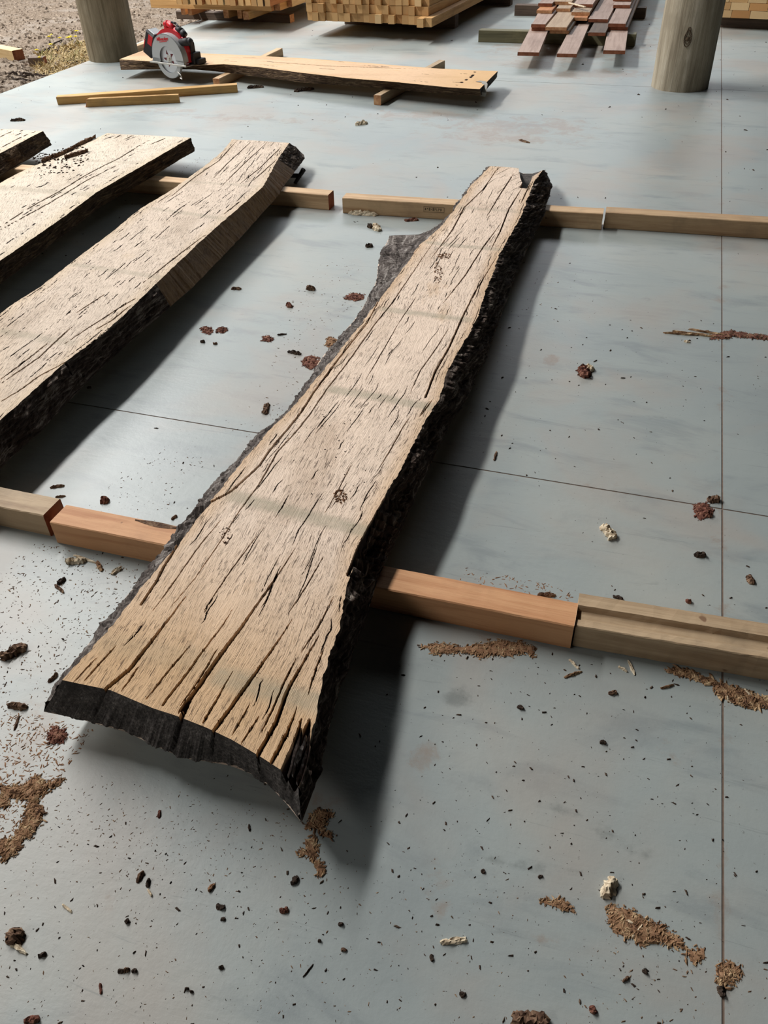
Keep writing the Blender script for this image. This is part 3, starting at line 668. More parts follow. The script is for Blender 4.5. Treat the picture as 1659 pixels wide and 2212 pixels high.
    idx = np.arange(NV*NU).reshape(NV, NU); Fq = np.stack([idx[:-1, :-1], idx[:-1, 1:], idx[1:, 1:], idx[1:, :-1]], -1).reshape(-1, 4)
    T = np.stack([WX, WY, Z], -1)
    nB = 40; nu2 = 16; BXl, BYl = grid(bl, br, nb, fb, NU, NV, ragged)
    if hollow: pass
    BW = wld(BXl, BYl); B = np.stack([BW[0], BW[1], np.full_like(BW[0], zb)], -1)
    if end_m == 'end': B[0, :, 1] += .010*fbm(np.column_stack([X[0]*22, X[0]*0, X[0]*0]), 4)*np.sin(np.linspace(0, math.pi, NU))+.006*fbm(np.column_stack([X[0]*110, X[0]*0, X[0]*0]), 6)*np.sin(np.linspace(0, math.pi, NU)); B[0, :, 2] += .010*np.abs(fbm(np.column_stack([X[0]*70, X[0]*0, X[0]*0]), 8))
    vv = np.linspace(0, 1, NV); uv = np.stack([X-X.min(), Y-Y.min()], -1).reshape(-1, 2)
    V = (T-off).reshape(-1, 3)
    # body: top + coarse bottom
    si = np.unique(np.r_[np.linspace(0, NV-1, 60).astype(int)]); sj = np.unique(np.linspace(0, NU-1, 14).astype(int))
    Bs = B[np.ix_(si, sj)]-off; nb0 = len(V); bi = np.arange(len(si)*len(sj)).reshape(len(si), len(sj))+nb0
    Fb = np.stack([bi[:-1, :-1], bi[1:, :-1], bi[1:, 1:], bi[:-1, 1:]], -1).reshape(-1, 4)
    Vall = np.vstack([V, Bs.reshape(-1, 3)]); z0 = np.zeros(bi.size)
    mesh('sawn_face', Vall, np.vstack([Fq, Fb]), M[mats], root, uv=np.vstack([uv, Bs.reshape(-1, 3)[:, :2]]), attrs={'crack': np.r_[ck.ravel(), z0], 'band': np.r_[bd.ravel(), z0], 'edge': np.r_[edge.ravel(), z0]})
    def loft(nm, a, b, along, K, amp, matn, outd, lab=None, ks=(14, 60), mid=None, bul=0.0):
        t = np.linspace(0, 1, K+1)[:, None, None]; Pm = a[None]*(1-t)+b[None]*t
        wgt = np.clip(np.sin(t*math.pi)*1.6, 0, 1); wgt[-1] = .4
        if rsplit is not None and not isinstance(matn, str):
            al_ = np.linspace(0, 1, a.shape[0]); sm_ = np.ones(a.shape[0])
            for (lo_, hi_, k_) in rsplit:
                if k_ == 1: sm_[(al_ >= lo_) & (al_ < hi_)] = .12
            wgt = wgt*sm_[None, :, None]
        co = np.stack([along[None]*ks[0]+0*t[..., 0], t[..., 0]*3.5+0*along[None], 0*along[None]+0*t[..., 0]], -1)
        nz = fbm(co, seed+7)+.55*fbm(co*np.array([5.0, 3.0, 1]), seed+9)+.3*fbm(co*np.array([14.0, 8.0, 1]), seed+15)
        Pm = Pm+outd[None]*(wgt[..., 0]*(nz*amp+bul))[..., None]
        n = a.shape[0]; id2 = np.arange((K+1)*n).reshape(K+1, n); Fs = np.stack([id2[:-1, :-1], id2[1:, :-1], id2[1:, 1:], id2[:-1, 1:]], -1).reshape(-1, 4)
        uvv = np.stack([t[..., 0]*.12+0*along[None], along[None]+0*t[..., 0]], -1).reshape(-1, 2)
        mi = None; ml = M[matn] if isinstance(matn, str) else [M[q] for q in matn]
        if rsplit is not None and nm == 'bark_edge' and not isinstance(matn, str):
            al = np.linspace(0, 1, n-1); seg = np.zeros(n-1, int)
            for (lo_, hi_, k_) in rsplit: seg[(al >= lo_) & (al < hi_)] = k_
            mi = np.tile(seg, K)
        o = mesh(nm, (Pm-off).reshape(-1, 3), Fs, ml, root, uv=uvv, midx=mi)
        if lab: o['label'] = lab
        return o
    ax = np.array([-s, c, 0]); xo = np.array([c, s, 0])
    loft('bark_edge', T[:, 0], B[:, 0], Y[:, 0], 16, bulge, barkL, np.broadcast_to(-xo+[0, 0, .3], (NV, 3)), bul=.002)
    loft('bark_edge', T[::-1, -1], B[::-1, -1], Y[::-1, -1], 16, bulge, barkR, np.broadcast_to(xo+[0, 0, .3], (NV, 3)), bul=.002)
    loft('end_face', T[0, ::-1], B[0, ::-1], X[0, ::-1], 16, .003, end_m, np.broadcast_to(-ax, (NU, 3)), endlab)
    loft('end_face', T[-1], B[-1], X[-1], 12, .004, far_m, np.broadcast_to(ax, (NU, 3)))
    return root

BH = .068
z8 = lambda p: c7(560, 700, 3.318, p)
TL = [(1058, 359), (1017, 401), (987, 445), (956, 485), (923, 516), (906, 529), (865, 590), (821, 644), (774, 708), (723, 772), (681, 820), (626, 887), (578, 935), (560, 956), (505, 1020), (450, 1090), (395, 1160), (340, 1225), (290, 1290), (240, 1355), (190, 1410), (135, 1470)]
TR = [(1172, 368), (1156, 388), (1139, 431), (1125, 468), (1098, 516), (1078, 550), (1068, 583), (1044, 641), (1034, 681), (1008, 730), (967, 799), (949, 860), (934, 883), (891, 959), (870, 1004), (843, 1055), (816, 1104), (790, 1155), (771, 1194), (748, 1270), (738, 1330), (731, 1363), (693, 1468), (678, 1552), (664, 1600), (645, 1690)]
BL = [(1054, 362), (1014, 408), (983, 452), (936, 497), (900, 508), (842, 509), (823, 545), (817, 577), (811, 617), (771, 685), (735, 728), (693, 775), (662, 830), (614, 893), (587, 923), (560, 944), (455, 1055), (394, 1133), (369, 1166), (341, 1205), (305, 1244), (250, 1319), (200, 1380), (120, 1480), (95, 1538)]
BR = [(1176, 367), (1192, 401), (1186, 425), (1176, 465), (1155, 505), (1125, 568), (1101, 630), (1075, 700), (1050, 770), (1020, 835), (1008, 860), (975, 910), (932, 997), (902, 1055), (876, 1126), (841, 1194), (828, 1227), (810, 1265), (795, 1321), (770, 1390), (745, 1455), (720, 1530), (701, 1604), (692, 1646), (680, 1691), (663, 1744), (652, 1777)]
NTp = [(135, 1470), (240, 1492), (330, 1530), (385, 1548), (440, 1570), (500, 1597), (560, 1632), (610, 1665), (645, 1700)]
NBp = [(95, 1538), (165, 1553), (250, 1575), (330, 1612), (385, 1636), (450, 1650), (520, 1664), (580, 1700), (625, 1745), (652, 1778)]
FTp = [(1058, 359), (1090, 361), (1120, 363), (1124, 385), (1130, 400), (1145, 384), (1172, 368)]
cr7 = lambda p: c7(60, 1350, 2.37, p); cr6 = lambda p: c7(720, 320, 2.963, p)
def C(p, px, d, y=None):
    return (p, px*.00095 if y is None else px*y, d)
CRK = [C([(400, 1290), (355, 1350), (316, 1400), (282, 1445), (229, 1489)], 8, .04), C([(600, 1240), (560, 1300), (526, 1350), (480, 1410), (440, 1468), (414, 1504), (389, 1557)], 9, .05),
 C([(500, 1320), (482, 1350), (440, 1405), (410, 1447), (351, 1523)], 4.5, .03), C([(630, 1340), (587, 1405), (545, 1464), (482, 1552), (457, 1586)], 7, .04), C([(690, 1370), (668, 1409), (621, 1489), (596, 1561), (558, 1628)], 8, .045),
 C([(503, 1451), (475, 1500), (440, 1560)], 4, .03), C([(250, 1396), (182, 1472)], 3.5, .02), C([(410, 1396), (360, 1455), (313, 1515)], 3.5, .02), C([(642, 1527), (622, 1580), (587, 1645)], 7, .045),
 C([(650, 1555), (640, 1600), (620, 1662)], 14, .055), C([(668, 1556), (655, 1610), (634, 1682)], 34, .035), C([(652, 1575), (636, 1625), (618, 1668)], 22, .03), C([(540, 1520), (500, 1590)], 3, .02), C([(560, 1545), (520, 1608)], 3, .02), C([(300, 1440), (262, 1495)], 3, .02),
 C([(386, 1540), (400, 1520), (416, 1502)], 7, .03), C([(640, 1420), (615, 1470), (585, 1540), (560, 1590)], 3.5, .02), C([(210, 1420), (160, 1474)], 2.5, .015), C([(470, 1400), (430, 1470), (385, 1530)], 3, .02), C([(700, 1400), (680, 1450), (665, 1500)], 3, .02),
 C([(909, 529), (882, 563), (821, 644), (792, 700), (777, 718), (729, 778), (702, 815), (675, 851), (653, 887), (620, 929), (584, 971), (560, 1007), (500, 1062), (455, 1085), (410, 1135), (352, 1227), (341, 1250), (305, 1305)], 5, .03, .0011),
 C([(949, 506), (909, 563), (848, 654), (810, 700), (765, 763), (741, 796), (705, 842), (671, 893), (635, 938), (599, 977), (560, 1047), (520, 1100), (470, 1180), (420, 1250), (370, 1310)], 3.2, .02, .0011),
 C([(1074, 553), (1024, 634), (1000, 684), (970, 750), (940, 802), (919, 857)], 4.5, .03, .0013), C([(934, 863), (907, 899)], 4, .02), C([(1084, 479), (1044, 533), (1003, 597), (956, 657)], 3, .02, .0015), C([(1078, 360), (1044, 408), (1003, 448), (975, 500), (930, 560)], 2.6, .02, .0018),
 C([(970, 709), (943, 751), (907, 802), (885, 851)], 2.5, .015, .0012), C([(888, 896), (870, 923), (840, 977), (816, 1016)], 3, .02), C([(845, 1050), (820, 1095), (796, 1140), (771, 1190), (752, 1240)], 7, .03), C([(835, 1110), (800, 1160), (770, 1230), (750, 1290)], 4, .02),
 C([(1110, 375), (1080, 420), (1050, 470)], 2.5, .015, .0018), C([(1128, 405), (1100, 450), (1080, 500), (1060, 540)], 3, .02, .0018), C([(1146, 395), (1125, 440)], 2.6, .02, .0018), C([(1152, 370), (1140, 385), (1130, 404)], 26, .05, .0016), C([(720, 1290), (690, 1350), (650, 1410)], 3, .02), C([(480, 1120), (430, 1180), (380, 1250), (330, 1320)], 2.4, .015),
 C([(760, 1000), (730, 1060), (700, 1110)], 2, .012), C([(860, 700), (820, 770), (790, 820)], 2, .012, .0013), C([(900, 640), (860, 700)], 2, .012, .0013), C([(640, 1180), (590, 1260), (540, 1330)], 2.4, .015), C([(560, 1150), (500, 1230), (440, 1320)], 2.2, .012), C([(700, 1200), (660, 1270), (620, 1330)], 2.2, .012)]
BND = [((505, 1072), (800, 1150), .04, 1.0), ((715, 840), (930, 878), .035, 1.0), ((830, 668), (1015, 692), .03, .9), ((925, 524), (1090, 540), .03, .8), ((990, 447), (1120, 458), .03, .5), ((470, 1460), (690, 1520), .045, .9), ((200, 1380), (480, 1440), .05, .35)]
main_slab = slab('timber_slab', 'long wide live-edge slab with a deeply cracked near end and pointed tip, lying centre on the pinkish bearer', BH+.08, BH, TL, TR, BL, BR, NTp, FTp, NBp,
     [(1054, 362), (1100, 362), (1130, 375), (1150, 375), (1176, 367)], 0.03, 460, 620, 'slabA', CRK, BND, 150, 3, 'barkg', 'bark', .016, 'weathered dark grey curved end', .004, end_m='end', far_m='end')
bpy.context.view_layer.update()
mb = MB(); o_ = np.array(main_slab.location); rs = np.random.RandomState(4)
for (a, b, w_, z_) in (((645, 1556), (618, 1650), .006, -.006), ((652, 1572), (622, 1676), .005, -.010), ((660, 1590), (640, 1650), .007, -.004), ((668, 1600), (640, 1690), .006, -.014), ((672, 1606), (652, 1672), .008, -.018), ((638, 1580), (606, 1652), .004, -.006), ((675, 1560), (664, 1610), .007, -.012), ((664, 1630), (646, 1700), .007, -.022), ((648, 1610), (630, 1672), .004, -.004), ((671, 1640), (652, 1706), .005, -.026)):
    P_ = [at(*a, BH+.08+z_)*(1-t_)+at(*b, BH+.08+z_-.008)*t_-o_ for t_ in np.linspace(0, 1, 9)]; V = []
    for i_, q_ in enumerate(P_):
        ww = w_*(.25+.75*math.sin(math.pi*(i_+.6)/9.4))*.5; j = rs.randn(3)*.0008; V += [q_+j+[-ww, 0, -.006], q_+j+[-ww*.2, 0, .002+rs.rand()*.002], q_+j+[ww, 0, 0], q_+j+[ww, 0, -.010]]
    mb.add(V, [(4*i_+k_, 4*i_+(k_+1) % 4, 4*i_+4+(k_+1) % 4, 4*i_+4+k_) for i_ in range(8) for k_ in range(4)]+[(0, 1, 2, 3), (35, 34, 33, 32)])
M['silver'] = chipmat('silver_wood', [(86, 80, 78), (140, 132, 128), (190, 182, 176)], 120)
sp_ = mb.build('splintered_wood', M['silver'], main_slab); sp_['label'] = 'silvery grey splinters'
k5 = lambda p: c7(0, 260, 2.304, p); k3 = lambda p: c7(0, 620, 3.95, p)
TL2 = [(501, 301), (482, 325), (447, 355), (382, 403), (304, 451), (234, 507), (174, 551), (85, 620), (25, 658), (0, 678), (-200, 822)]
TR2 = [(625, 309), (603, 338), (577, 386), (568, 403), (434, 520), (330, 620), (281, 668), (213, 729), (142, 782), (51, 863), (0, 908), (-200, 1085)]
BR2 = [(655, 333), (659, 342), (642, 364), (612, 403), (603, 420), (521, 512), (417, 620), (362, 668), (289, 731), (223, 790), (152, 863), (86, 934), (30, 982), (0, 1012), (-200, 1190)]
CR2 = [C(k5(p), 2.4, .015, .0018) for p in ([(1250, 105), (1130, 215), (1060, 290)], [(1330, 110), (1200, 230), (1110, 320)], [(1400, 130), (1290, 240), (1190, 320)], [(1180, 100), (1090, 200), (960, 290), (850, 380)], [(1380, 190), (1260, 300)], [(1020, 570), (900, 660), (700, 820)], [(1200, 400), (1110, 470)])] + \
      [C(k3(p), 3, .02, .0013) for p in ([(1190, 80), (1000, 190), (780, 330), (560, 480)], [(560, 640), (330, 760), (140, 900), (0, 980)], [(1110, 160), (960, 280), (800, 370)], [(640, 320), (480, 460), (330, 600), (100, 760), (0, 830)], [(900, 60), (640, 230)], [(420, 470), (150, 680), (0, 790)])]
slab('timber_slab', 'thick live-edge slab left of the widest one, with a bark corner at its far end', BH+.08, BH, TL2, TR2, None, BR2, [(-200, 822), (-200, 1085)], [(501, 301), (551, 303), (625, 309)], [(-205, 830), (-200, 1190)], [(503, 306), (551, 308), (655, 333)],
     0.22, 190, 420, 'slabB', CR2, [((410, 392), (560, 402), .03, .4), ((330, 450), (500, 475), .03, .6), ((150, 570), (350, 600), .03, .6), ((0, 715), (160, 742), .035, .6)], 150, 5, 'barkb', ['bark', 'sawn'], .010, None, .003, rsplit=[(0, .09, 0), (.09, .58, 1), (.58, 1.01, 0)], end_m='endt')
TL3 = [(232, 288), (208, 299), (165, 316), (122, 338), (91, 351), (60, 364), (30, 379), (0, 395), (-200, 490)]
TR3 = [(412, 297), (312, 355), (208, 416), (113, 486), (0, 564), (-200, 700)]
BR3 = [(420, 327), (393, 342), (330, 381), (217, 447), (121, 520), (39, 585), (0, 614), (-200, 750)]
CR3 = [C(k5(p), 2.6, .02, .0019) for p in ([(770, 85), (700, 120), (600, 185), (450, 260), (300, 350), (120, 450), (0, 530)], [(660, 75), (620, 95)], [(600, 72), (570, 90)], [(830, 85), (750, 120)], [(600, 215), (430, 300), (230, 420), (0, 545)], [(720, 230), (500, 350)], [(400, 440), (370, 470)])]
slab('timber_slab', 'pale live-edge slab with torn bark at its far left corner, third slab from the right', BH+.075, BH, TL3, TR3, None, BR3, [(-200, 490), (-200, 700)], [(232, 288), (334, 293), (412, 297)], [(-205, 498), (-200, 750)], [(233, 310), (334, 316), (420, 327)],
     0.40, 130, 260, 'slabC', CR3, [((0, 405), (200, 420), .05, .6), ((150, 345), (300, 352), .03, .5)], 60, 9, 'barkb', 'barkb', .009, None, .003, end_m='endt')
slab('timber_slab', 'leftmost live-edge slab, only its far corner in view', BH+.075, BH, [(-120, 272), (-400, 420)], [(93, 283), (0, 331), (-250, 462)], None, [(112, 313), (90, 326), (65, 343), (46, 352), (0, 380), (-250, 505)], [(-400, 420), (-250, 462)], [(-120, 272), (0, 278), (93, 283)], [(-405, 428), (-250, 505)], [(-119, 292), (0, 300), (112, 313)],
     0.45, 100, 160, 'slabC', [C(c7(0, 260, 8.295, p), 2.4, .02, .002) for p in ([(650, 190), (300, 340), (0, 500)], [(270, 170), (0, 300)], [(70, 155), (0, 180)])], [], 40, 13, 'barkb', 'barkb', .009, None, .003, end_m='endt')
# torn bark strips on the corner of the third slab
for k, (a, b, w) in enumerate((((90, 352), (122, 337), 7), ((118, 341), (160, 322), 8), ((140, 343), (190, 328), 6), ((160, 320), (208, 298), 7))):
    p = at(*a, BH+.075); q = at(*b, BH+.075); m = (p+q)/2; L = np.linalg.norm(q-p)
    t = np.linspace(0, 1, 16); V = []; 
    for i_, tt in enumerate(t):
        c0 = p*(1-tt)+q*tt; wd = .012*math.sin(math.pi*min(max(tt, .06), .94))+.003
        for (sx, sz) in ((-1, 0), (-.6, 1), (.6, 1), (1, 0)):
            V.append((c0[0]+sx*wd*.4-m[0]+R.randn()*.002, c0[1]-sx*wd-m[1]+R.randn()*.002, sz*(.012+.006*R.rand())))
    Fs = [(4*i+j, 4*i+j+1, 4*i+5+j, 4*i+4+j) for i in range(15) for j in range(3)]+[(4*i+3, 4*i, 4*i+4, 4*i+7) for i in range(15)]+[(0, 1, 2, 3), (63, 62, 61, 60)]
    o = mesh('bark_strip', V, Fs, M['brnb']); o.location = m; tag(o, ('torn bark strip nearest the frame edge on the pale slab corner', 'second torn bark strip along the pale slab corner', 'loose bark strip lying inward on the pale slab', 'torn bark strip at the far corner of the pale slab')[k], 'bark')
# small crumbs resting on the slabs
def on_slab(zt, poly, n, sz, seed, mat, label):
    P = ats(poly, zt)[:, :2]; lo, hi = P.min(0), P.max(0); rr = np.random.RandomState(seed); X = lo+(hi-lo)*rr.rand(n*4, 2); s = polymask(X[:, 0], X[:, 1], P, 0); X = X[s < 0][:n]
    stuff('wood_crumbs', np.column_stack([X, np.full(len(X), zt+.0003)]), sz*(.5+rr.rand(len(X))), 1.5, seed, M[mat], label, 'debris')
on_slab(BH+.08, blob(959, 553, 16, 7)[0], 60, .0045, 41, 'dustm', 'orange brown crumbs on the far part of the widest slab')
on_slab(BH+.08, blob(946, 590, 9, 26)[0], 70, .004, 42, 'dustm', 'line of tan crumbs on the far part of the widest slab')
on_slab(BH+.08, blob(735, 1073, 14, 16)[0], 60, .004, 43, 'dustm', 'yellow brown dust spot in the middle of the widest slab')
on_slab(BH+.08, blob(487, 1158, 14, 20)[0], 40, .0035, 44, 'brnb', 'small brown dust spot on the near part of the widest slab')
on_slab(BH+.075, k5([(160, 170), (420, 120), (440, 200), (380, 260), (200, 280)]), 160, .009, 45, 'crumb', 'dark bark crumbs on the pale slab beside its torn corner')
on_slab(BH+.08, [(560, 870), (880, 880), (800, 1100), (560, 1060)], 90, .0025, 46, 'crumb', 'fine dark specks over the middle of the widest slab')

# ------------------------------------------------------------ bearers and loose timbers
def profile_beam(name, p0, p1, prof, mats, label, cat='timber', group=None, parent=None, wob=.0006, nseg=24, z=0.0, splint=None):
    # p0->p1 front bottom edge (world), profile in (y away from camera, z); local x along the beam
    p0 = np.array(p0, float); p1 = np.array(p1, float); d = p1-p0; L = np.linalg.norm(d[:2]); th = math.atan2(d[1], d[0]); n = len(prof)
    V = []; rr = np.random.RandomState(int(abs(p0[0]*1000+p1[1]*777)) % 9973)
    for i in range(nseg+1):
        t = i/nseg
        for (y, zz) in prof:
            x = t*L
            if i == 0 and splint: x += (rr.rand()-.2)*splint
            V.append((x+(rr.randn()*.0008 if i in (0, nseg) else 0), y+rr.randn()*wob*.5, max(0, zz+(rr.randn()*wob*.4 if zz > .005 else 0))))
    Fs = [(i*n+j, i*n+(j+1) % n, (i+1)*n+(j+1) % n, (i+1)*n+j) for i in range(nseg) for j in range(n)]
    mi = [0]*len(Fs); Fs += [tuple(range(n))[::-1], tuple(range(nseg*n, nseg*n+n))]; mi += [1, 1] if isinstance(mats, list) and len(mats) > 1 else [0, 0]
    Fs = [f[::-1] for f in Fs]
    o = mesh(name, V, Fs, mats, parent, midx=mi); o.location = (p0[0], p0[1], z); o.rotation_euler = (0, 0, th)
    import bmesh
    bm = bmesh.new(); bm.from_mesh(o.data); bmesh.ops.recalc_face_normals(bm, faces=bm.faces); bm.to_mesh(o.data); bm.free()
    if label: tag(o, label, cat, group)
    return o
def rect(w, h, c=.0025):
    P = []
    for (y, z, a, b) in ((0, 0, 1, 1), (w, 0, -1, 1), (w, h, -1, -1), (0, h, 1, -1)):
        if (a, b) in ((1, 1), (-1, -1)): P += [(y, z+b*c), (y+a*c, z)]
        else: P += [(y+a*c, z), (y, z+b*c)]
    P2 = [P[0], P[1], P[2], P[3], P[4], P[5], P[6], P[7]]
    return P2
rb = rect(.07, BH)
M['eg'] = chipmat('timber_end', [(150, 104, 74), (186, 138, 100), (206, 164, 124)], 30)
M['egd'] = chipmat('timber_end_dark', [(104, 60, 44), (134, 84, 62), (150, 100, 76)], 20)
def endm(name, c, c2):
    t = NT(name); o = t.n('ShaderNodeObjectInfo').outputs['Random']; n = t.noise(t.tc(), 60, 4, .6)
    col = t.ramp(o, [(.1, c2), (.45, c), (.8, c), (1, tuple(min(255, v*1.08) for v in c))]); col = t.mix(t.math('MULTIPLY', n, .3), col, c2)
    t.bump(n, .001); return t.fin(col, .8, .2)
M['es'] = endm('stack_end', (204, 164, 114), (182, 142, 96)); M['esp'] = endm('stack_end_pale', (214, 182, 136), (196, 160, 114)); M['eso'] = endm('stack_end_orange', (190, 142, 92), (160, 114, 70))
profile_beam('bearer', at(-160, 1103), at(111, 1159.5), rb, [M['greyt'], M['egd']], 'weathered brown bearer at the left edge with a dark split along its top', 'timber')
profile_beam('bearer', at(125, 1173.5), at(1231, 1402), rb, [M['orange'], M['eg']], 'pinkish rough-sawn bearer under the near end of the widest slab', 'timber', nseg=40, wob=.0005)
profile_beam('bearer', at(1236, 1396), at(2000, 1531), [(0, .002), (.002, 0), (.085, 0), (.087, .002), (.087, .070), (.085, .072), (.052, .071), (.047, .058), (.022, .057), (.019, .0625), (.002, .063), (0, .061)], [M['greyt'], M['pine']], 'tan rebated bearer with a groove along its top at the right edge', 'timber', nseg=40)
profile_beam('bearer', at(-420, 352.5), at(711, 454.4), rb, [M['pine'], M['egd']], 'tan bearer under the far ends of the left slabs, its cut end facing a gap', 'timber', nseg=50)
fb_ = profile_beam('bearer', at(741, 460.5), at(1298, 497), rb, [M['pine'], M['eg']], 'pale stamped bearer under the far end of the widest slab', 'timber', nseg=30)
profile_beam('bearer', at(1303, 493.2), at(1900, 533), rb, [M['pine'], M['eg']], 'yellowish bearer running from the widest slab to the right edge', 'timber', nseg=30)
M['ink'] = simple('faded_ink', (92, 80, 62), .9)
# faded framed stamp on the bearer's front face
mb = MB()
p0_, p1_ = at(741, 460.5), at(1298, 497); th_ = math.atan2(*(p1_-p0_)[:2][::-1])
x0_, x1_ = np.linalg.norm(at(915, 472)-p0_), np.linalg.norm(at(959, 475)-p0_)
yy = -.0009
for (a, b, c, d) in ((x0_, x1_, .030, .031), (x0_, x1_, .052, .053), (x0_, x0_+.001, .03, .053), (x1_-.001, x1_, .03, .053)): mb.box(a, b, yy, 0, c, d)
rr = random.Random(3)
for k in range(9):
    xx = x0_+.006+k*(x1_-x0_-.014)/9
    if rr.random() < .75:
        mb.box(xx, xx+.0012, yy, 0, .036, .048); mb.box(xx, xx+.004, yy, 0, rr.choice((.036, .041, .047)), rr.choice((.037, .042, .048))+.001)
st = mb.build('stamp', M['ink'], fb_); st['label'] = 'faded rectangular ink stamp'
# dents and gouge on the orange bearer: dark bark pockets
p0_ = at(125, 1173.5); pg = at(340, 1143, BH)
mb = MB()
for (a, b) in (((292, 1123), (392, 1142)),):
    pa, pb = at(*a, BH), at(*b, BH); n_ = 14; V = []
    for i_ in range(n_+1):
        t_ = i_/n_; c_ = pa*(1-t_)+pb*t_; w_ = .010*math.sin(math.pi*min(max(t_, .05), .97))+.001
        V += [(c_[0]+.3*w_, c_[1]-w_, BH+.0006), (c_[0], c_[1], BH+.0022*random.random()+.001), (c_[0]-.2*w_, c_[1]+w_*.6, BH+.0006)]
    mb.add(V, [(3*i_+j_, 3*i_+3+j_, 3*i_+4+j_, 3*i_+1+j_) for i_ in range(n_) for j_ in range(2)])
bp = mb.build('bark_pocket', M['brnb'], None)
bearer_or = [o for o in bpy.data.objects if o.get('label', '').startswith('pinkish rough')][0]
bp.parent = bearer_or; bp.matrix_parent_inverse = (Matrix.Translation(bearer_or.location) @ Matrix.Rotation(bearer_or.rotation_euler.z, 4, 'Z')).inverted(); bp['label'] = 'dark bark pocket'

# long board at the back, with its bearers
def beam2(name, a, b, w, h, m, label, z=0, cat='timber', side=1, em='eg', group=None, nseg=12, splint=None):
    return profile_beam(name, at(*a, z), at(*b, z), [(y*side, zz) for y, zz in rect(w, h)], [M[m], M[em]], label, cat, group, None, .001, nseg, z, splint)
FZ = .058
def fbm_(): pass
def cross(a, b, w, h, m, label):   # runs away from the camera: a,b right-bottom edge
    return profile_beam('bearer', at(*a), at(*b), rect(w, h), [M[m], M['eg']], label, 'timber', nseg=12)
cross((823, 228), (961, 149.5), .05, FZ, 'greyt', 'short grey-brown bearer under the right part of the long board')
cross((476, 190), (612, 122), .05, FZ, 'pine', 'pale bearer under the middle of the long board')
cross((270, 129), (352, 96), .05, FZ, 'pine', 'pale bearer under the left end of the long board, by the left post')
TLf = [(258, 128), (330, 133), (420, 142), (483, 138.5), (560, 145), (651, 157), (753, 169), (854, 177), (972, 189), (1036, 192.5)]
TRf = [(309, 109), (340, 109), (426, 114.6), (550, 120), (651, 125.6), (753, 133), (905, 145), (955, 148.6), (1075, 153.7)]
BLf = [(261, 151), (330, 150), (420, 150), (483, 156), (560, 166), (651, 178), (753, 186), (854, 193), (972, 204), (1040, 207)]
slab('timber_board', 'long freshly sawn live-edge board under the circular saw, lying between the posts', FZ+.055, FZ, TLf, TRf, BLf, None, [(1036, 192.5), (1075, 153.7)], [(258, 128), (309, 109)], [(1040, 207), (1073, 168)], [(261, 151), (309, 130)],
     math.pi/2, 90, 260, 'slabD', [C([(560, 132), (700, 142), (905, 149)], 2.5, .02, .0028), C([(985, 185), (1020, 165), (1028, 152)], 2.2, .01, .0028)], [], 20, 21, 'barkb', 'barkb', .006, None, .002, end_m='barkb' and 'end', far_m='endt', uneven=.0006)
bpy.context.view_layer.update()
# grey strap hanging over the near right corner of the board
pc = at(1046, 185, FZ+.055)
pa = at(1036, 176, FZ+.055+.002); pts = [at(1034, 176, FZ+.058), at(1044, 174, FZ+.060), at(1048, 180, FZ+.058), at(1046, 190, FZ+.04), at(1045, 199, FZ+.02), at(1043, 207, FZ-.008)]
V = []
for i_, p_ in enumerate(pts):
    for sx in (-1, 1): V.append((p_[0]+sx*.019-pc[0], p_[1]-sx*.006-.010-pc[1], p_[2]-pc[2]))
n_ = len(pts); V += [(x+.001, y+.003, z-.002) for x, y, z in V]
Fs = [(2*i, 2*i+1, 2*i+3, 2*i+2) for i in range(n_-1)]+[(2*n_+2*i, 2*n_+2*i+2, 2*n_+2*i+3, 2*n_+2*i+1) for i in range(n_-1)]
Fs += [(2*i, 2*i+2, 2*n_+2*i+2, 2*n_+2*i) for i in range(n_-1)]+[(2*i+1, 2*n_+2*i+1, 2*n_+2*i+3, 2*i+3) for i in range(n_-1)]
o = mesh('strap', V, Fs, simple('grey_strap', (150, 146, 138), .8)); o.location = pc; tag(o, 'short grey strap hanging over the right corner of the long board', 'strap')
beam2('timber', (125.6, 227), (514, 200), .062, .048, 'gold', 'long golden timber lying loose on the bright floor at the left')
beam2('timber', (183, 232), (388, 222.5), .028, .050, 'gold', 'shorter golden timber with a splintered left end, in front of the long loose one', splint=.05)

# black iron bar behind the far corner of the second slab
mb = MB()
q = [at(600, 392), at(652, 392)]; M['iron'] = simple('black_iron', (22, 20, 24), .5, .3, .2)
A_ = Vector(q[0]); B_ = Vector(q[1]); d_ = (B_-A_).normalized(); o_ = Vector((-d_.y, d_.x, 0))
mb.cyl(A_+Vector((0, 0, .03)), B_+Vector((0, 0, .028)), .012, .010, 10)
o1 = mb.build('bar', M['iron']); o1.name = 'iron_bar'
mb = MB(); mb.cyl(B_+Vector((0, 0, .0))-o_*.03-d_*.03, B_+Vector((.01, 0, .05))+o_*.03, .008, .012, 8); o2 = mb.build('hook', M['iron'], o1)
tag(o1, 'black iron bar with a hook end on the floor behind the bearer', 'tool')

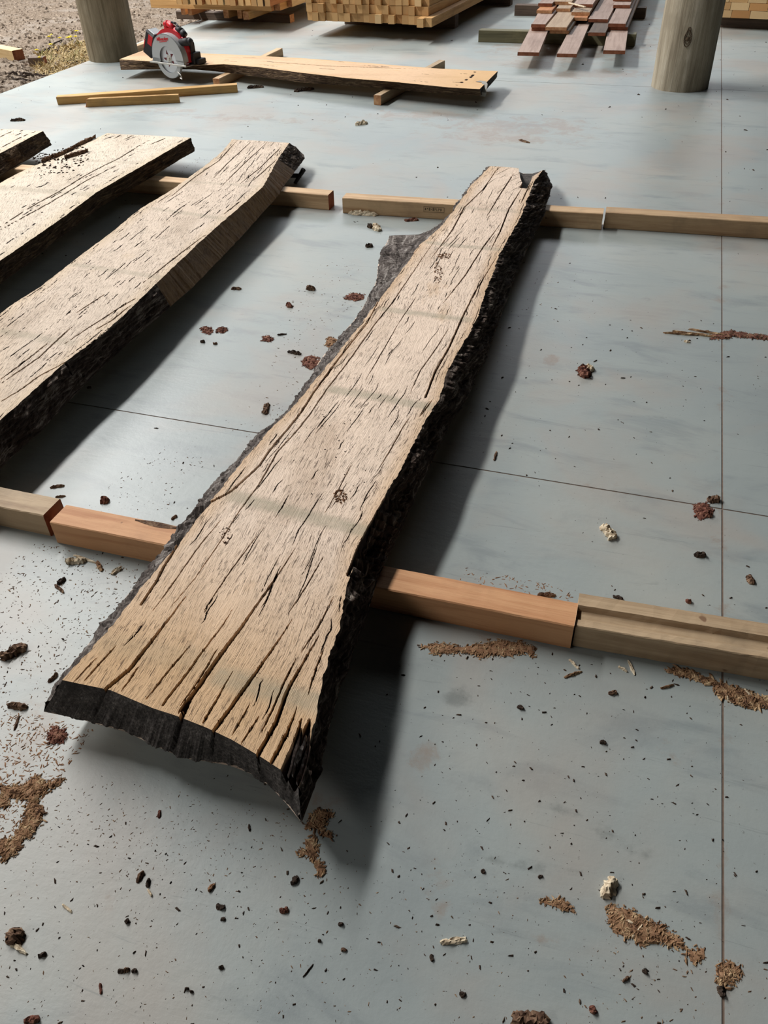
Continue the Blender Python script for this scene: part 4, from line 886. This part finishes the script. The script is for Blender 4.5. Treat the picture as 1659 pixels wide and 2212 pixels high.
# ------------------------------------------------------------ round posts
def post(x, y, wpx, label, seed, cols, knot=None, lean=(0, 0), nail=None):
    # (x,y) image of the front foot; width in px
    f_ = at(x, y); e1, e2 = at(x-wpx/2, y), at(x+wpx/2, y); rad = np.linalg.norm(e2-e1)/2*.985
    dirv = f_[:2]/np.linalg.norm(f_[:2]); c_ = f_[:2]+dirv*rad
    NA, NZ, Ht = 72, 90, 4.6; a = np.linspace(0, 2*math.pi, NA+1)[:-1][None]; z = np.linspace(0, Ht, NZ)[:, None]
    co = np.stack([np.cos(a)*2.2+0*z, np.sin(a)*2.2+0*z, z*.8+0*a], -1); r = rad*(1-.012*z)*(1+.02*fbm(co, seed))+.003*fbm(co*np.array([6, 6, 1.]), seed+3)
    V = np.stack([r*np.cos(a), r*np.sin(a), z+0*a], -1).reshape(-1, 3)
    i = np.arange(NZ-1)[:, None]*NA; j = np.arange(NA)[None]; Fq = np.stack([i+j, i+(j+1) % NA, i+NA+(j+1) % NA, i+NA+j], -1).reshape(-1, 4)
    uvv = np.stack([(a*rad+0*z), z+0*a], -1).reshape(-1, 2)
    t = NT('post_wood_%d' % seed); P = t.tc()
    g = t.noise(t.mp(P, (22, 22, 1.6)), 1, 6, .65, .4); g2 = t.noise(t.mp(P, (110, 110, 6)), 1, 4, .7); bl = t.noise(P, 5, 4, .6)
    col = t.ramp(g, [(.3, cols[0]), (.5, cols[1]), (.72, cols[2])]); col = t.mix(t.math('MULTIPLY', t.g(bl, .42, .7), .55), col, cols[3]); col = t.mix(t.math('MULTIPLY', t.g(g2, .55, .75), .35), col, cols[0])
    t.bump(t.math('ADD', g, g2), .003); mt = t.fin(col, .8, .25)
    root = empty('round_post', (c_[0], c_[1], 0), 0, label, 'post')
    mesh('pole', V, Fq, mt, root, smooth=True)
    cap = mesh('pole_top', np.vstack([V[-NA:]*np.array([1.0, 1, 1]), [[0, 0, Ht]]]), [(k, (k+1) % NA, NA) for k in range(NA)], mt, root)
    if knot:
        kx, kz = knot; an = math.atan2(-dirv[1], -dirv[0])+kx; mb = MB()
        cc = Vector((math.cos(an)*rad, math.sin(an)*rad, kz)); nn = Vector((math.cos(an), math.sin(an), 0)); tt = Vector((-math.sin(an), math.cos(an), 0))
        for k, (rr_, w_, out) in enumerate(((.034, .005, .002), (.022, .004, .004))):
            pts = [cc+tt*(rr_*.62*math.cos(q_))+Vector((0, 0, rr_*1.25*math.sin(q_)+(.02 if math.sin(q_) > .95 else 0)))+nn*out*.5 for q_ in np.linspace(0, 2*math.pi, 25)]
            mb.tube(pts, w_*.55, 6)
        mb.cyl(cc-nn*.01, cc+nn*.004, .016, .012, 14)
        kb = mb.build('knot', simple('knot_wood', (104, 84, 62), .9, var=.5), root, True)
    return root
post(1465, 200, 125, 'thick round timber post at the top right, with an eye-shaped knot near its foot', 5, [(118, 106, 88), (158, 147, 127), (184, 174, 156), (130, 120, 102)], knot=(-.02, .30))
post(249, 135, 103, 'thick round timber post at the top left beside the gravel', 8, [(96, 86, 68), (134, 123, 102), (158, 147, 126), (108, 99, 80)], knot=None)

# ------------------------------------------------------------ stacked timber at the back
def piece(name, proto, loc, th, label, group, m=None):
    pass
# centre stack of square ends
FZc = .12
a0, a1 = at(664, 44, FZc), at(926, 54.5, FZc); dv = (a1-a0)/np.linalg.norm(a1-a0); per = np.array([-dv[1], dv[0], 0]); NC = 19; wcol = np.linalg.norm(a1-a0)/NC; hrow = wcol*1.12
protos = []
for k, mm in enumerate(('stack', 'stackp', 'stacko')):
    protos.append(mm)
def stackmesh(w, h, L, mats, name):
    o = profile_beam(name, (0, 0, 0), (0, L, 0), [(-y, z) for y, z in rect(w, h, .002)], [M[mats], M[{'stack': 'es', 'stackp': 'esp', 'stacko': 'eso'}[mats]]], None, nseg=3, wob=.0006); return o
lens = {}
base_ms = {}
for mm in protos:
    o = stackmesh(wcol*.965, hrow*.975, 3.2, mm, 'stacked_timber'); base_ms[mm] = o.data; bpy.data.objects.remove(o)
thc = math.atan2(dv[1], dv[0])
rr = random.Random(12)
ORD = ('first', 'second', 'third', 'fourth', 'fifth', 'sixth', 'seventh', 'eighth', 'ninth', 'tenth')
def ordl(i, n): return ORD[i]+' from the left' if i <= (n-1)//2 else ORD[n-1-i]+' from the right'
rown = ('bottom', 'second', 'third', 'fourth')
for r_ in range(4):
    for c_ in range(NC+(1 if r_ == 0 else 0)):
        mm = rr.choices(('stack', 'stackp', 'stacko'), (10, 1, 1))[0]; o = bpy.data.objects.new('stacked_timber', base_ms[mm]); link(o)
        j = rr.uniform(-.025, .025); 
        if r_ == 0 and c_ >= NC-1: j -= .10
        p = a0+dv*(c_*wcol)+per*j; o.location = (p[0], p[1], FZc+r_*hrow); o.rotation_euler = (0, 0, thc+math.pi/2)
        if r_ == 0 and c_ == NC: lab = 'outermost square timber at the right foot of the tight centre stack'
        else: lab = 'square timber end, %s in the %s row of the tight centre stack' % (ordl(c_, NC), rown[r_])
        tag(o, lab, 'timber', None if (r_ == 0 and c_ == NC) else 'square timbers in the %s row of the tight centre stack' % rown[r_])
# bearers under the centre stack
for q_, L_ in ((.62, 'near'), (1.9, 'middle')):
    s0 = a0+per*q_+dv*.06; s1 = a0+per*q_+dv*(NC*wcol+(.02 if q_ < 1 else .16))
    profile_beam('bearer', (s0[0], s0[1], 0), (s1[0], s1[1], 0), rect(.09, FZc), [M['darkt'], M['darkt']], 'dark %s bearer under the tight centre stack' % L_, 'timber')

# left stack: runner on the floor, cross pieces, long timber, squares on top
z1, z2, z3 = .065, .13, .20
profile_beam('runner', at(382, 41), at(627, 50), rect(.09, z1), [M['darkt'], M['eg']], 'grey-brown ground runner of the left stack by the gravel', 'timber')
ru = at(382, 41); rv = at(627, 50); dd = (rv-ru)/np.linalg.norm(rv-ru); pp = np.array([-dd[1], dd[0], 0]); LL = np.linalg.norm(rv-ru); thl = math.atan2(dd[1], dd[0])
for k, (x, y, w_, mm, lab) in enumerate(((392, 32, 10, 'stack', 'first pale cross piece end from the left under the left stack'), (407, 33, 9, 'stacko', 'orange cross piece end in the left stack beside the first'), (484, 39, 12, 'stack', 'brown cross piece end in the middle of the left stack'), (514, 40, 10, 'stacko', 'orange cross piece end set back in the left stack'), (526, 42.5, 13, 'stackp', 'pale square cross piece end standing out of the left stack'))):
    p = at(x, y, z1); p2 = at(x+w_, y, z1); ww = np.linalg.norm(p2-p)
    profile_beam('cross_piece', (p[0], p[1], 0), (p[0]+pp[0]*1.4, p[1]+pp[1]*1.4, 0), [(-y_, z_) for y_, z_ in rect(ww, z2-z1)], [M[mm], M['eg']], lab, 'timber', z=z1)
profile_beam('long_timber', at(327, 16.8, z2), at(587, 24.5, z2), rect(.07, z3-z2), [M['stack'], M['eg']], 'long timber laid across the left stack', 'timber', z=z2)
profile_beam('short_timber', at(594, 22.5, z2), at(594, 22.5, z2)+pp*1.5, [(-y_, z_) for y_, z_ in rect(.055, z3-z2-.003)], [M['stack'], M['eg']], 'timber end just right of the long cross timber in the left stack', 'timber', z=z2)
profile_beam('short_timber', at(622, 15.0, z2+.01), at(622, 15.0, z2+.01)+pp*1.5, [(-y_, z_) for y_, z_ in rect(.045, .055)], [M['stackp'], M['eg']], 'smaller timber end set back at the right of the left stack', 'timber', z=z2+.01)
for k in range(14):
    x = 384+k*14.6; p = at(x, 8.8+k*.35, z3); mm = ('stack', 'stacko', 'stackp', 'stack', 'darkt')[(k*7) % 5]; j = rr.uniform(-.03, .02)
    p = p+pp*j
    profile_beam('stacked_timber', (p[0], p[1], 0), (p[0]+pp[0]*1.8, p[1]+pp[1]*1.8, 0), [(-y_, z_) for y_, z_ in rect(.053, .075)], [M[mm], M['es']], 'narrow timber end, %s, on top of the left stack' % ordl(k, 14), 'timber', 'narrow timber ends on the left stack', z=z3, nseg=2)
# right stack behind the right post
zr = .085
profile_beam('bearer', at(1500, 57), at(1700, 64.5), rect(.10, zr), [M['darkt'], M['darkt']], 'reddish dark bearer under the right stack', 'timber')
b0, b1 = at(1557, 37.5, zr), at(1680, 43, zr); db = (b1-b0)/np.linalg.norm(b1-b0); pb = np.array([-db[1], db[0], 0])
wr = np.linalg.norm(at(1620, 40.3, zr)-at(1580, 38.5, zr)); hr = wr*.38
for r_ in range(4):
    x_ = -wr*.45-(.02*r_)
    for c_ in range(4):
        mm = ('stackp', 'stacko', 'stackp', 'stackp', 'stack', 'stackp', 'stacko', 'stackp', 'stackp', 'stack', 'stackp', 'stacko', 'stackp', 'stack', 'stackp', 'stackp')[r_*4+c_]
        p = b0+db*x_; profile_beam('stacked_timber', (p[0], p[1], 0), (p[0]+pb[0]*3, p[1]+pb[1]*3, 0), [(-y_, z_) for y_, z_ in rect(wr*.985, hr*.97)], [M[mm], M[{'stack': 'es', 'stackp': 'esp', 'stacko': 'eso'}[mm]]],
                                  'broad timber end, %s in the %s row of the right stack' % (ordl(c_, 4), rown[r_]), 'timber', 'broad timber ends in the %s row of the right stack' % rown[r_], z=zr+r_*hr, nseg=2); x_ += wr

# red plank stack
zp = .085; th_pl = .024
profile_beam('bearer', at(1033, 91), at(1370, 101), rect(.09, zp), [M['green'], M['green']], 'mossy green bearer under the reddish plank stack', 'timber')
profile_beam('bearer', at(1111, 34), at(1392, 41), rect(.10, zp), [M['darkt'], M['darkt']], 'dark rear bearer under the reddish plank stack', 'timber')
PL = [(0, (1117.6, 120.5), (1164, 121.5), (24, -47), 'redp', 'long low reddish plank reaching furthest out at the left of the plank stack'), (0, (1202.5, 123.5), (1245, 125), (22, -43), 'redp', 'middle low plank reaching out of the plank stack'), (0, (1302.5, 116.5), (1350, 117), (8, -36), 'redp', 'right low plank reaching out of the plank stack'),
      (1, (1148, 66.5), (1179, 67.7), None, 'redp', 'reddish plank in the second layer at the left of the plank stack'), (1, (1187, 72.5), (1229, 73), None, 'brnp', 'yellowish plank in the second layer, left of centre'), (1, (1270, 77.3), (1308, 77), None, 'darkt', 'grey weathered plank in the second layer'), (1, (1312, 65), (1355.6, 65.3), None, 'redp', 'reddish plank in the second layer at the right'),
      (2, (1147, 59.5), (1177, 61), None, 'redp', 'thick reddish plank in the third layer at the left'), (2, (1177.5, 65.6), (1224, 66.3), None, 'brnp', 'wide tan plank standing out in the third layer'), (2, (1235, 44.5), (1268, 45.5), None, 'stacko', 'orange edged plank in the third layer at centre'), (2, (1270, 48), (1314, 46.3), None, 'redp', 'wide pinkish plank in the third layer'), (2, (1313, 58), (1351.5, 57), None, 'redp', 'reddish plank in the third layer at the right'),
      (3, (1158.6, 29), (1192, 29.6), None, 'stacko', 'reddish plank in the fourth layer at the left'), (3, (1201, 25), (1231, 26), None, 'brnp', 'grey-tan plank in the fourth layer'), (3, (1234, 33), (1273, 34), None, 'brnp', 'tan weathered plank in the fourth layer at centre'), (3, (1324, 17.5), (1360, 19.5), None, 'redp', 'dark red plank in the fourth layer at the right'),
      (4, (1162, 14), (1191, 16), None, 'redp', 'reddish plank in the fifth layer at the left'), (4, (1238, 15.7), (1279, 18), None, 'redp', 'pink plank in the fifth layer at centre'), (4, (1324, 3), (1363, 4), None, 'redp', 'topmost reddish plank at the right'), (4, (1194, 10), (1234, 11), None, 'brnp', 'grey plank in the fifth layer left of centre')]
main_dir = at(1350, 20, zp)-at(1318, 90, zp); main_dir = main_dir/np.linalg.norm(main_dir)
for (ly, a, b, dr, mm, lab) in PL:
    z_ = zp+ly*th_pl; A_, B_ = at(*a, z_), at(*b, z_)
    d_ = main_dir if dr is None else (at(a[0]+dr[0], a[1]+dr[1], z_)-A_); d_ = d_/np.linalg.norm(d_)
    # width perpendicular to run
    wv = B_-A_; w_ = abs(wv[0]*d_[1]-wv[1]*d_[0])
    E_ = A_+d_*3.0
    profile_beam('plank', (A_[0], A_[1], 0), (E_[0], E_[1], 0), [(-y_, zz_) for y_, zz_ in rect(w_, th_pl*.96, .002)], [M[mm], M['eg'] if mm in ('stacko', 'brnp') else M['egd']], lab, 'plank', z=z_, nseg=4)
zt_ = zp+5*th_pl
a_, b_ = at(1227, 7, zt_+.002), at(1261, 23, zt_-.02)
profile_beam('slat', (a_[0], a_[1], 0), (b_[0], b_[1], 0), rect(.018, .008, .001), [M['pale'], M['pale']], 'thin pale slat lying slantwise on the plank stack', 'slat', z=zt_+.0005, nseg=3)

# ------------------------------------------------------------ yard: offcuts, weeds, stones
p = at(27, 115); q = at(-160, 78)
o = profile_beam('timber_offcut', (q[0], q[1], 0), (p[0], p[1], 0), rect(.10, .085), [M['stackp'], M['egd']], 'pale sawn timber lying on the gravel at the left edge', 'timber', z=gz(p[0], p[1])-.005)
p = at(60, 128); q = at(93, 127)
profile_beam('timber_block', (p[0], p[1], 0), (q[0], q[1], 0), rect(.07, .075), [M['darkt'], M['egd']], 'small dark brown wood block on the gravel', 'timber', z=gz(p[0], p[1])-.01)
img = np.column_stack([-60+R.rand(5200)*560, -20+R.rand(5200)*235]); P = np.array([at(x, y, -.05) for x, y in img]); P = P[P[:, 0] < EX-.03]
n1 = fbm(np.column_stack([P[:, 0]*.9, P[:, 1]*.9, 0*P[:, 0]]), 3); n2 = fbm(np.column_stack([P[:, 0]*6, P[:, 1]*6, 0*P[:, 0]]), 9); P[:, 2] = -.056+.03*n1+.012*n2
stuff('gravel_stones', P, .010+.035*R.rand(len(P))**2, 1+R.rand(len(P)), 8, M['stone'], 'loose stones and wood chips over the gravel yard', 'gravel', .5)
# dark twigs along the slab edge
mb = MB(); rr = random.Random(5)
for k in range(34):
    if k < 20: x, y = 20+rr.random()*180, 0; y = 175-.33*(x)+rr.uniform(-16, 2); 
    else: x, y = 60+rr.random()*130, 100-.12*0+rr.uniform(-12, 14)
    p = at(x, y, -.03); a = rr.uniform(-.4, .5)+math.pi*.6*(k >= 20)*rr.random(); L = rr.uniform(.05, .22)
    z = gz(p[0], p[1])+.01; pts = [Vector((p[0]+L*t*math.cos(a)+.01*math.sin(7*t+k), p[1]+L*t*math.sin(a)+.015*math.sin(5*t+k), z+.008*math.sin(9*t+k))) for t in (0, .33, .66, 1)]
    if max(v.x for v in pts) > EX-.02: continue
    mb.tube(pts, rr.uniform(.003, .008), 5)
tag(mb.build('dead_twigs', simple('twig', (62, 46, 36), .9, var=.3)), 'dead brown twigs strewn along the gravel beside the concrete edge', 'twigs', kind='stuff')
# dry straw and weeds near the left post
V = []; Fs = []
straw = [ats([(90, 110), (150, 95), (195, 80), (200, 130), (160, 150), (110, 160), (80, 150)], -.03)]
Pq = straw[0][:, :2]; lo, hi = Pq.min(0), Pq.max(0); X = lo+(hi-lo)*R.rand(9000, 2); X = X[polymask(X[:, 0], X[:, 1], Pq, 0) < .03]; X = X[X[:, 0] < EX-.03][:1700]
ang = R.rand(len(X))*2*math.pi; Ls = .03+.07*R.rand(len(X)); tilt = .15+.75*R.rand(len(X))**2; w_ = .0025+.002*R.rand(len(X))
zb_ = -.05+.03*fbm(np.column_stack([X*.9, 0*X[:, 0]]), 3)
dx, dy = np.cos(ang)*Ls*np.cos(tilt), np.sin(ang)*Ls*np.cos(tilt); dz = Ls*np.sin(tilt); px_, py_ = -np.sin(ang)*w_, np.cos(ang)*w_
Vv = np.stack([np.column_stack([X[:, 0]-px_, X[:, 1]-py_, zb_]), np.column_stack([X[:, 0]+px_, X[:, 1]+py_, zb_]), np.column_stack([X[:, 0]+dx*.6+px_, X[:, 1]+dy*.6+py_, zb_+dz*.75]), np.column_stack([X[:, 0]+dx, X[:, 1]+dy, zb_+dz])], 1).reshape(-1, 3)
ii = np.arange(len(X))*4; Ft = np.vstack([np.stack([ii, ii+1, ii+2], -1), np.stack([ii, ii+2, ii+3], -1)])
M['straw'] = chipmat('dry_straw', [(136, 120, 84), (190, 168, 128), (124, 124, 78)], 6)
tag(mesh('dry_grass', Vv, Ft, M['straw']), 'dry yellowish grass and straw at the foot of the left post', 'grass', kind='stuff')
M['petal'] = simple('yellow_petal', (224, 206, 40), .6); M['stem'] = simple('green_stem', (110, 120, 50), .8)
flab = ['yellow flower nearest the left post, highest', 'yellow flower left of the highest one', 'largest yellow bloom near the left post', 'yellow bloom touching the largest one', 'yellow flower between the post and the largest bloom', 'yellow flower farthest back on the gravel', 'yellow flower alone above the dark twigs', 'orange yellow flower just behind the dark block', 'yellow flower touching the dark wood block', 'small yellow flower left of the pair']
for k, (x, y, s_) in enumerate(((165, 67, .022), (129, 82, .018), (148, 81, .026), (152, 79, .02), (163, 79, .018), (111, 75, .013), (109, 96, .022), (79, 108, .02), (85, 124, .016), (106, 79, .018))):
    p = at(x, y, .04); z = gz(p[0], p[1]); root = empty('yellow_flower', (p[0], p[1], z), 0, flab[k], 'flower')
    mb = MB(); mb.tube([(0, 0, 0), (.003, .002, (.04-z)*.5), (0, 0, .04-z)], .0015, 5); mb.build('stem', M['stem'], root)
    mb = MB(); zz = .04-z
    for q_ in range(9):
        a = 2*math.pi*q_/9; c_, s2 = math.cos(a), math.sin(a); mb.add([(0, 0, zz), (s_*.6*c_-s_*.28*s2, s_*.6*s2+s_*.28*c_, zz+.005), (s_*1.1*c_, s_*1.1*s2, zz+.002), (s_*.6*c_+s_*.28*s2, s_*.6*s2-s_*.28*c_, zz+.005)], [(0, 1, 2, 3)])
    mb.cyl((0, 0, zz-.002), (0, 0, zz+.007), s_*.35, s_*.3, 8); mb.build('petals', M['petal'], root, fixn=False)

# ------------------------------------------------------------ circular saw
SZ = FZ+.055
A_ = at(329, 133.5, SZ); B_ = at(407, 144.5, SZ); Lb = np.linalg.norm(B_-A_); ths = math.atan2(B_[1]-A_[1], B_[0]-A_[0])
D_ = at(441, 133, SZ); Wb = abs(-(D_-B_)[0]*math.sin(ths)+(D_-B_)[1]*math.cos(ths))
print('saw base', Lb, Wb, math.degrees(ths))
saw = empty('circular_saw', tuple(A_), ths, 'red cordless circular saw with a grey blade guard, standing on the long board', 'saw')
M['red'] = simple('red_plastic', (186, 22, 34), .4); M['blk'] = simple('black_rubber', (26, 25, 28), .6); M['guard'] = simple('guard_grey', (176, 180, 182), .45, .3)
M['blade'] = simple('blade_steel', (214, 218, 224), .35, .55); M['steel'] = simple('base_steel', (196, 194, 188), .4, .5); M['logo'] = simple('logo_red', (196, 30, 40), .5)
S_ = Lb/.30
def s3(*a): return tuple(v*S_ for v in a)
bx, bz, br_ = Lb*.53, .030*S_, .098*S_
mb = MB(); mb.box(0, Lb, .012, Wb, 0, .004*S_, c=.0008); mb.box(0, Lb, -.024, -.016, 0, .009*S_, c=.001); mb.box(0, Lb*.16, -.017, .014, 0, .004*S_); mb.box(Lb*.9, Lb, -.017, .014, 0, .004*S_); mb.build('base_plate', M['steel'], saw)
mb = MB(); yb = -.006
n = 72
def disc(mb, cx, cz, ro, ri, y0, y1, a0=0, a1=2*math.pi, n=48, m=0):
    full = abs(a1-a0-2*math.pi) < 1e-6; V = []; k = n+1
    for y in (y0, y1):
        for r in (ro, ri):
            for i in range(k): t = a0+(a1-a0)*i/n; V.append((cx+r*math.cos(t), y, cz+r*math.sin(t)))
    Fs = []
    for i in range(n):
        Fs += [(i, i+1, k+i+1, k+i), (2*k+i, 3*k+i, 3*k+i+1, 2*k+i+1), (i, 2*k+i, 2*k+i+1, i+1), (k+i, k+i+1, 3*k+i+1, 3*k+i)]
    if not full: Fs += [(0, k, 3*k, 2*k), (n, 2*k+n, 3*k+n, k+n)]
    mb.add(V, Fs, m)
disc(mb, bx, bz, br_*.93, .008, yb-.001, yb+.001)
for i in range(40):
    t = 2*math.pi*i/40; mb.box(-.004, .004, -.0012, .0012, -.003, .004, M=Matrix.Translation((bx+br_*.94*math.cos(t), yb, bz+br_*.94*math.sin(t))) @ Matrix.Rotation(-t, 4, 'Y'))
bl = mb.build('blade', M['blade'], saw)
mb = MB(); mb.cyl((bx, yb-.012, bz), (bx, yb+.004, bz), .009*S_, .009*S_, 6); mb.cyl((bx, yb-.004, bz), (bx, yb-.001, bz), .020*S_, .020*S_, 24); mb.build('arbor_nut', M['steel'], bl)
mb = MB()
for i in range(5):
    t = 2*math.pi*i/5+.4; mb.add([(bx+.02*S_*math.cos(t), yb-.0016, bz+.02*S_*math.sin(t)), (bx+.048*S_*math.cos(t+.2), yb-.0016, bz+.048*S_*math.sin(t+.2)), (bx+.03*S_*math.cos(t+.65), yb-.0016, bz+.03*S_*math.sin(t+.65))], [(0, 1, 2)])
mb.build('blade_print', simple('dark_red_print', (92, 20, 30), .6), bl, fixn=False)
# upper guard: plate over the top half, wide rim
mb = MB(); ur = .128*S_
disc(mb, bx, bz, ur, br_*.66, yb-.016, yb-.013, math.radians(-4), math.radians(192), 48)
disc(mb, bx, bz, ur, ur-.004, yb-.016, yb+.030, math.radians(-4), math.radians(192), 48)
mb.prism([(bx-ur*1.0, bz), (bx-ur*1.05, .004), (bx-ur*.55, .004), (bx-br_*.66, bz)], yb-.016, yb-.013)
mb.prism([(bx+ur*1.0, bz), (bx+ur*1.0, .004), (bx+ur*.66, .004), (bx+br_*.66, bz)], yb-.016, yb-.013)
ug = mb.build('upper_guard', M['guard'], saw)
mb = MB(); disc(mb, bx-.004, bz, br_*1.02, br_*.74, yb-.010, yb-.007, math.radians(186), math.radians(345), 36); disc(mb, bx-.004, bz, br_*1.02, br_*1.0, yb-.010, yb+.008, math.radians(186), math.radians(345), 36)
lg = mb.build('lower_guard', M['guard'], saw)
mb = MB(); mb.tube([(bx+.062*S_, yb-.012, -.03*S_), (bx+.085*S_, yb-.014, -.045*S_), (bx+.090*S_, yb-.014, -.065*S_), (bx+.075*S_, yb-.014, -.06*S_)], .004, 6); mb.build('guard_lever', M['steel'], lg)
# red housing behind the guard
mb = MB(); pr_ = [(bx+(ur+.022*S_*math.sin(max(0, t-.2)*1.0))*math.cos(t), bz+(ur+.020*S_)*math.sin(t)) for t in np.linspace(-.1, math.pi*.86, 26)]
mb.prism(pr_+[(bx-.05*S_, bz)], yb+.030, yb+.075)
mb.prism([(bx+(ur*.9)*math.cos(t), bz+(ur*.9)*math.sin(t)+.012) for t in np.linspace(0, math.pi, 20)], yb+.075, yb+.11)
mb.cyl((bx, yb+.06, bz+.02), (bx, yb+.17, bz+.02), .052*S_, .046*S_, 28)
mb.build('motor_housing', M['red'], saw)
mb = MB()   # main handle: arc over the top toward the back, red with black grip
hp = [(bx+.105*S_, .10*S_), (bx+.085*S_, .135*S_), (bx+.035*S_, .172*S_), (bx-.01*S_, .20*S_), (bx-.035*S_, .19*S_)]
mb.tube([(x, yb+.055, z) for x, z in hp], .017*S_, 12); mb.cyl((bx-.03*S_, yb+.055, .155*S_), (bx-.02*S_, yb+.055, .208*S_), .019*S_, .014*S_, 12)
mb.build('handle', M['red'], saw, True)
mb = MB(); mb.tube([(bx-.01*S_, yb+.058, .19*S_), (bx+.02*S_, yb+.06, .207*S_), (bx+.05*S_, yb+.06, .20*S_), (bx+.075*S_, yb+.06, .175*S_)], .006*S_, 8)
mb.tube([(bx+.05*S_, yb+.062, .175*S_), (bx+.085*S_, yb+.062, .165*S_), (bx+.105*S_, yb+.062, .145*S_)], .018*S_, 12)
mb.build('grip', M['blk'], saw, True)
mb = MB(); mb.cyl((bx+.09*S_, yb+.03, .115*S_), (bx+.165*S_, yb+.03, .125*S_), .019*S_, .021*S_, 16); mb.cyl((bx+.163*S_, yb+.03, .1247*S_), (bx+.178*S_, yb+.03, .126*S_), .021*S_, .014*S_, 16)
mb.build('front_handle', M['blk'], saw, True)
# battery at the rear
MM = Matrix.Translation((bx-.155*S_, yb+.045, .105*S_)) @ Matrix.Rotation(math.radians(28), 4, 'Y')
mb = MB(); mb.box(-.036*S_, .040*S_, -.038*S_, .038*S_, -.085*S_, .055*S_, M=MM, c=.010*S_); bt = mb.build('battery', M['blk'], saw)
mb = MB(); mb.box(-.004*S_, .030*S_, -.0395*S_, -.036*S_, -.012*S_, .042*S_, M=MM, c=.001); mb.box(-.028*S_, -.022*S_, -.0395*S_, -.036*S_, -.05*S_, .0*S_, M=MM, c=.001); mb.build('red_stripe', M['red'], bt)
mb = MB(); mb.box(-.02*S_, .03*S_, -.03*S_, .03*S_, .054*S_, .060*S_, M=MM, c=.002); mb.build('battery_top', M['guard'], bt)
mb = MB(); mb.box(bx-.135*S_, bx-.09*S_, yb+.0, yb+.055, .02*S_, .115*S_, c=.006); mb.build('rear_block', M['blk'], saw)
# black front depth bracket and small rear bracket
mb = MB(); fx = Lb*.86
mb.box(fx, fx+.05*S_, Wb*.30, Wb*.70, .004, .062*S_, c=.004); mb.box(fx+.004*S_, fx+.034*S_, Wb*.34, Wb*.56, .05*S_, .112*S_, c=.004); mb.box(fx+.03*S_, fx+.07*S_, Wb*.4, Wb*.8, .004, .03*S_, c=.003)
mb.cyl((fx+.02*S_, Wb*.34, .03*S_), (fx+.02*S_, Wb*.28, .03*S_), .014*S_, .014*S_, 12)
mb.build('front_bracket', M['blk'], saw)
mb = MB(); mb.box(.07*S_, .105*S_, .012, .04, .004, .034*S_, c=.003); mb.cyl((.09*S_, .012, .02*S_), (.09*S_, .0, .02*S_), .014*S_, .012*S_, 12); mb.tube([(.045*S_, .02, .028*S_), (.075*S_, .02, .03*S_)], .004, 6); mb.build('rear_bracket', M['blk'], saw)
mb = MB(); mb.box(bx+.10*S_, bx+.125*S_, -.012, .006, .004, .05*S_, c=.002); mb.build('front_clamp', M['steel'], saw)
# red script logo on the guard
cu_ = bpy.data.curves.new('logo', 'FONT'); cu_.body = 'Milwaukee'; cu_.size = .026*S_; cu_.shear = .35; cu_.extrude = .0006; cu_.align_x = 'CENTER'; cu_.space_character = .86; cu_.offset = .0004
to = bpy.data.objects.new('logo_tmp', cu_); scn.collection.objects.link(to); bpy.context.view_layer.update()
me = bpy.data.meshes.new_from_object(to.evaluated_get(bpy.context.evaluated_depsgraph_get())); bpy.data.objects.remove(to)
me.materials.clear(); me.materials.append(M['logo']); lo_ = bpy.data.objects.new('logo', me); link(lo_, ug)
lo_.location = (bx-.018*S_, yb-.0172, bz+.092*S_); lo_.rotation_euler = (math.pi/2, math.radians(-6), 0); lo_['label'] = 'red script lettering'
mb = MB(); mb.prism([(bx-.045*S_, bz+.082*S_), (bx+.018*S_, bz+.090*S_), (bx+.018*S_, bz+.0925*S_), (bx-.045*S_, bz+.085*S_)], yb-.0176, yb-.0162); mb.build('logo_underline', M['logo'], ug)
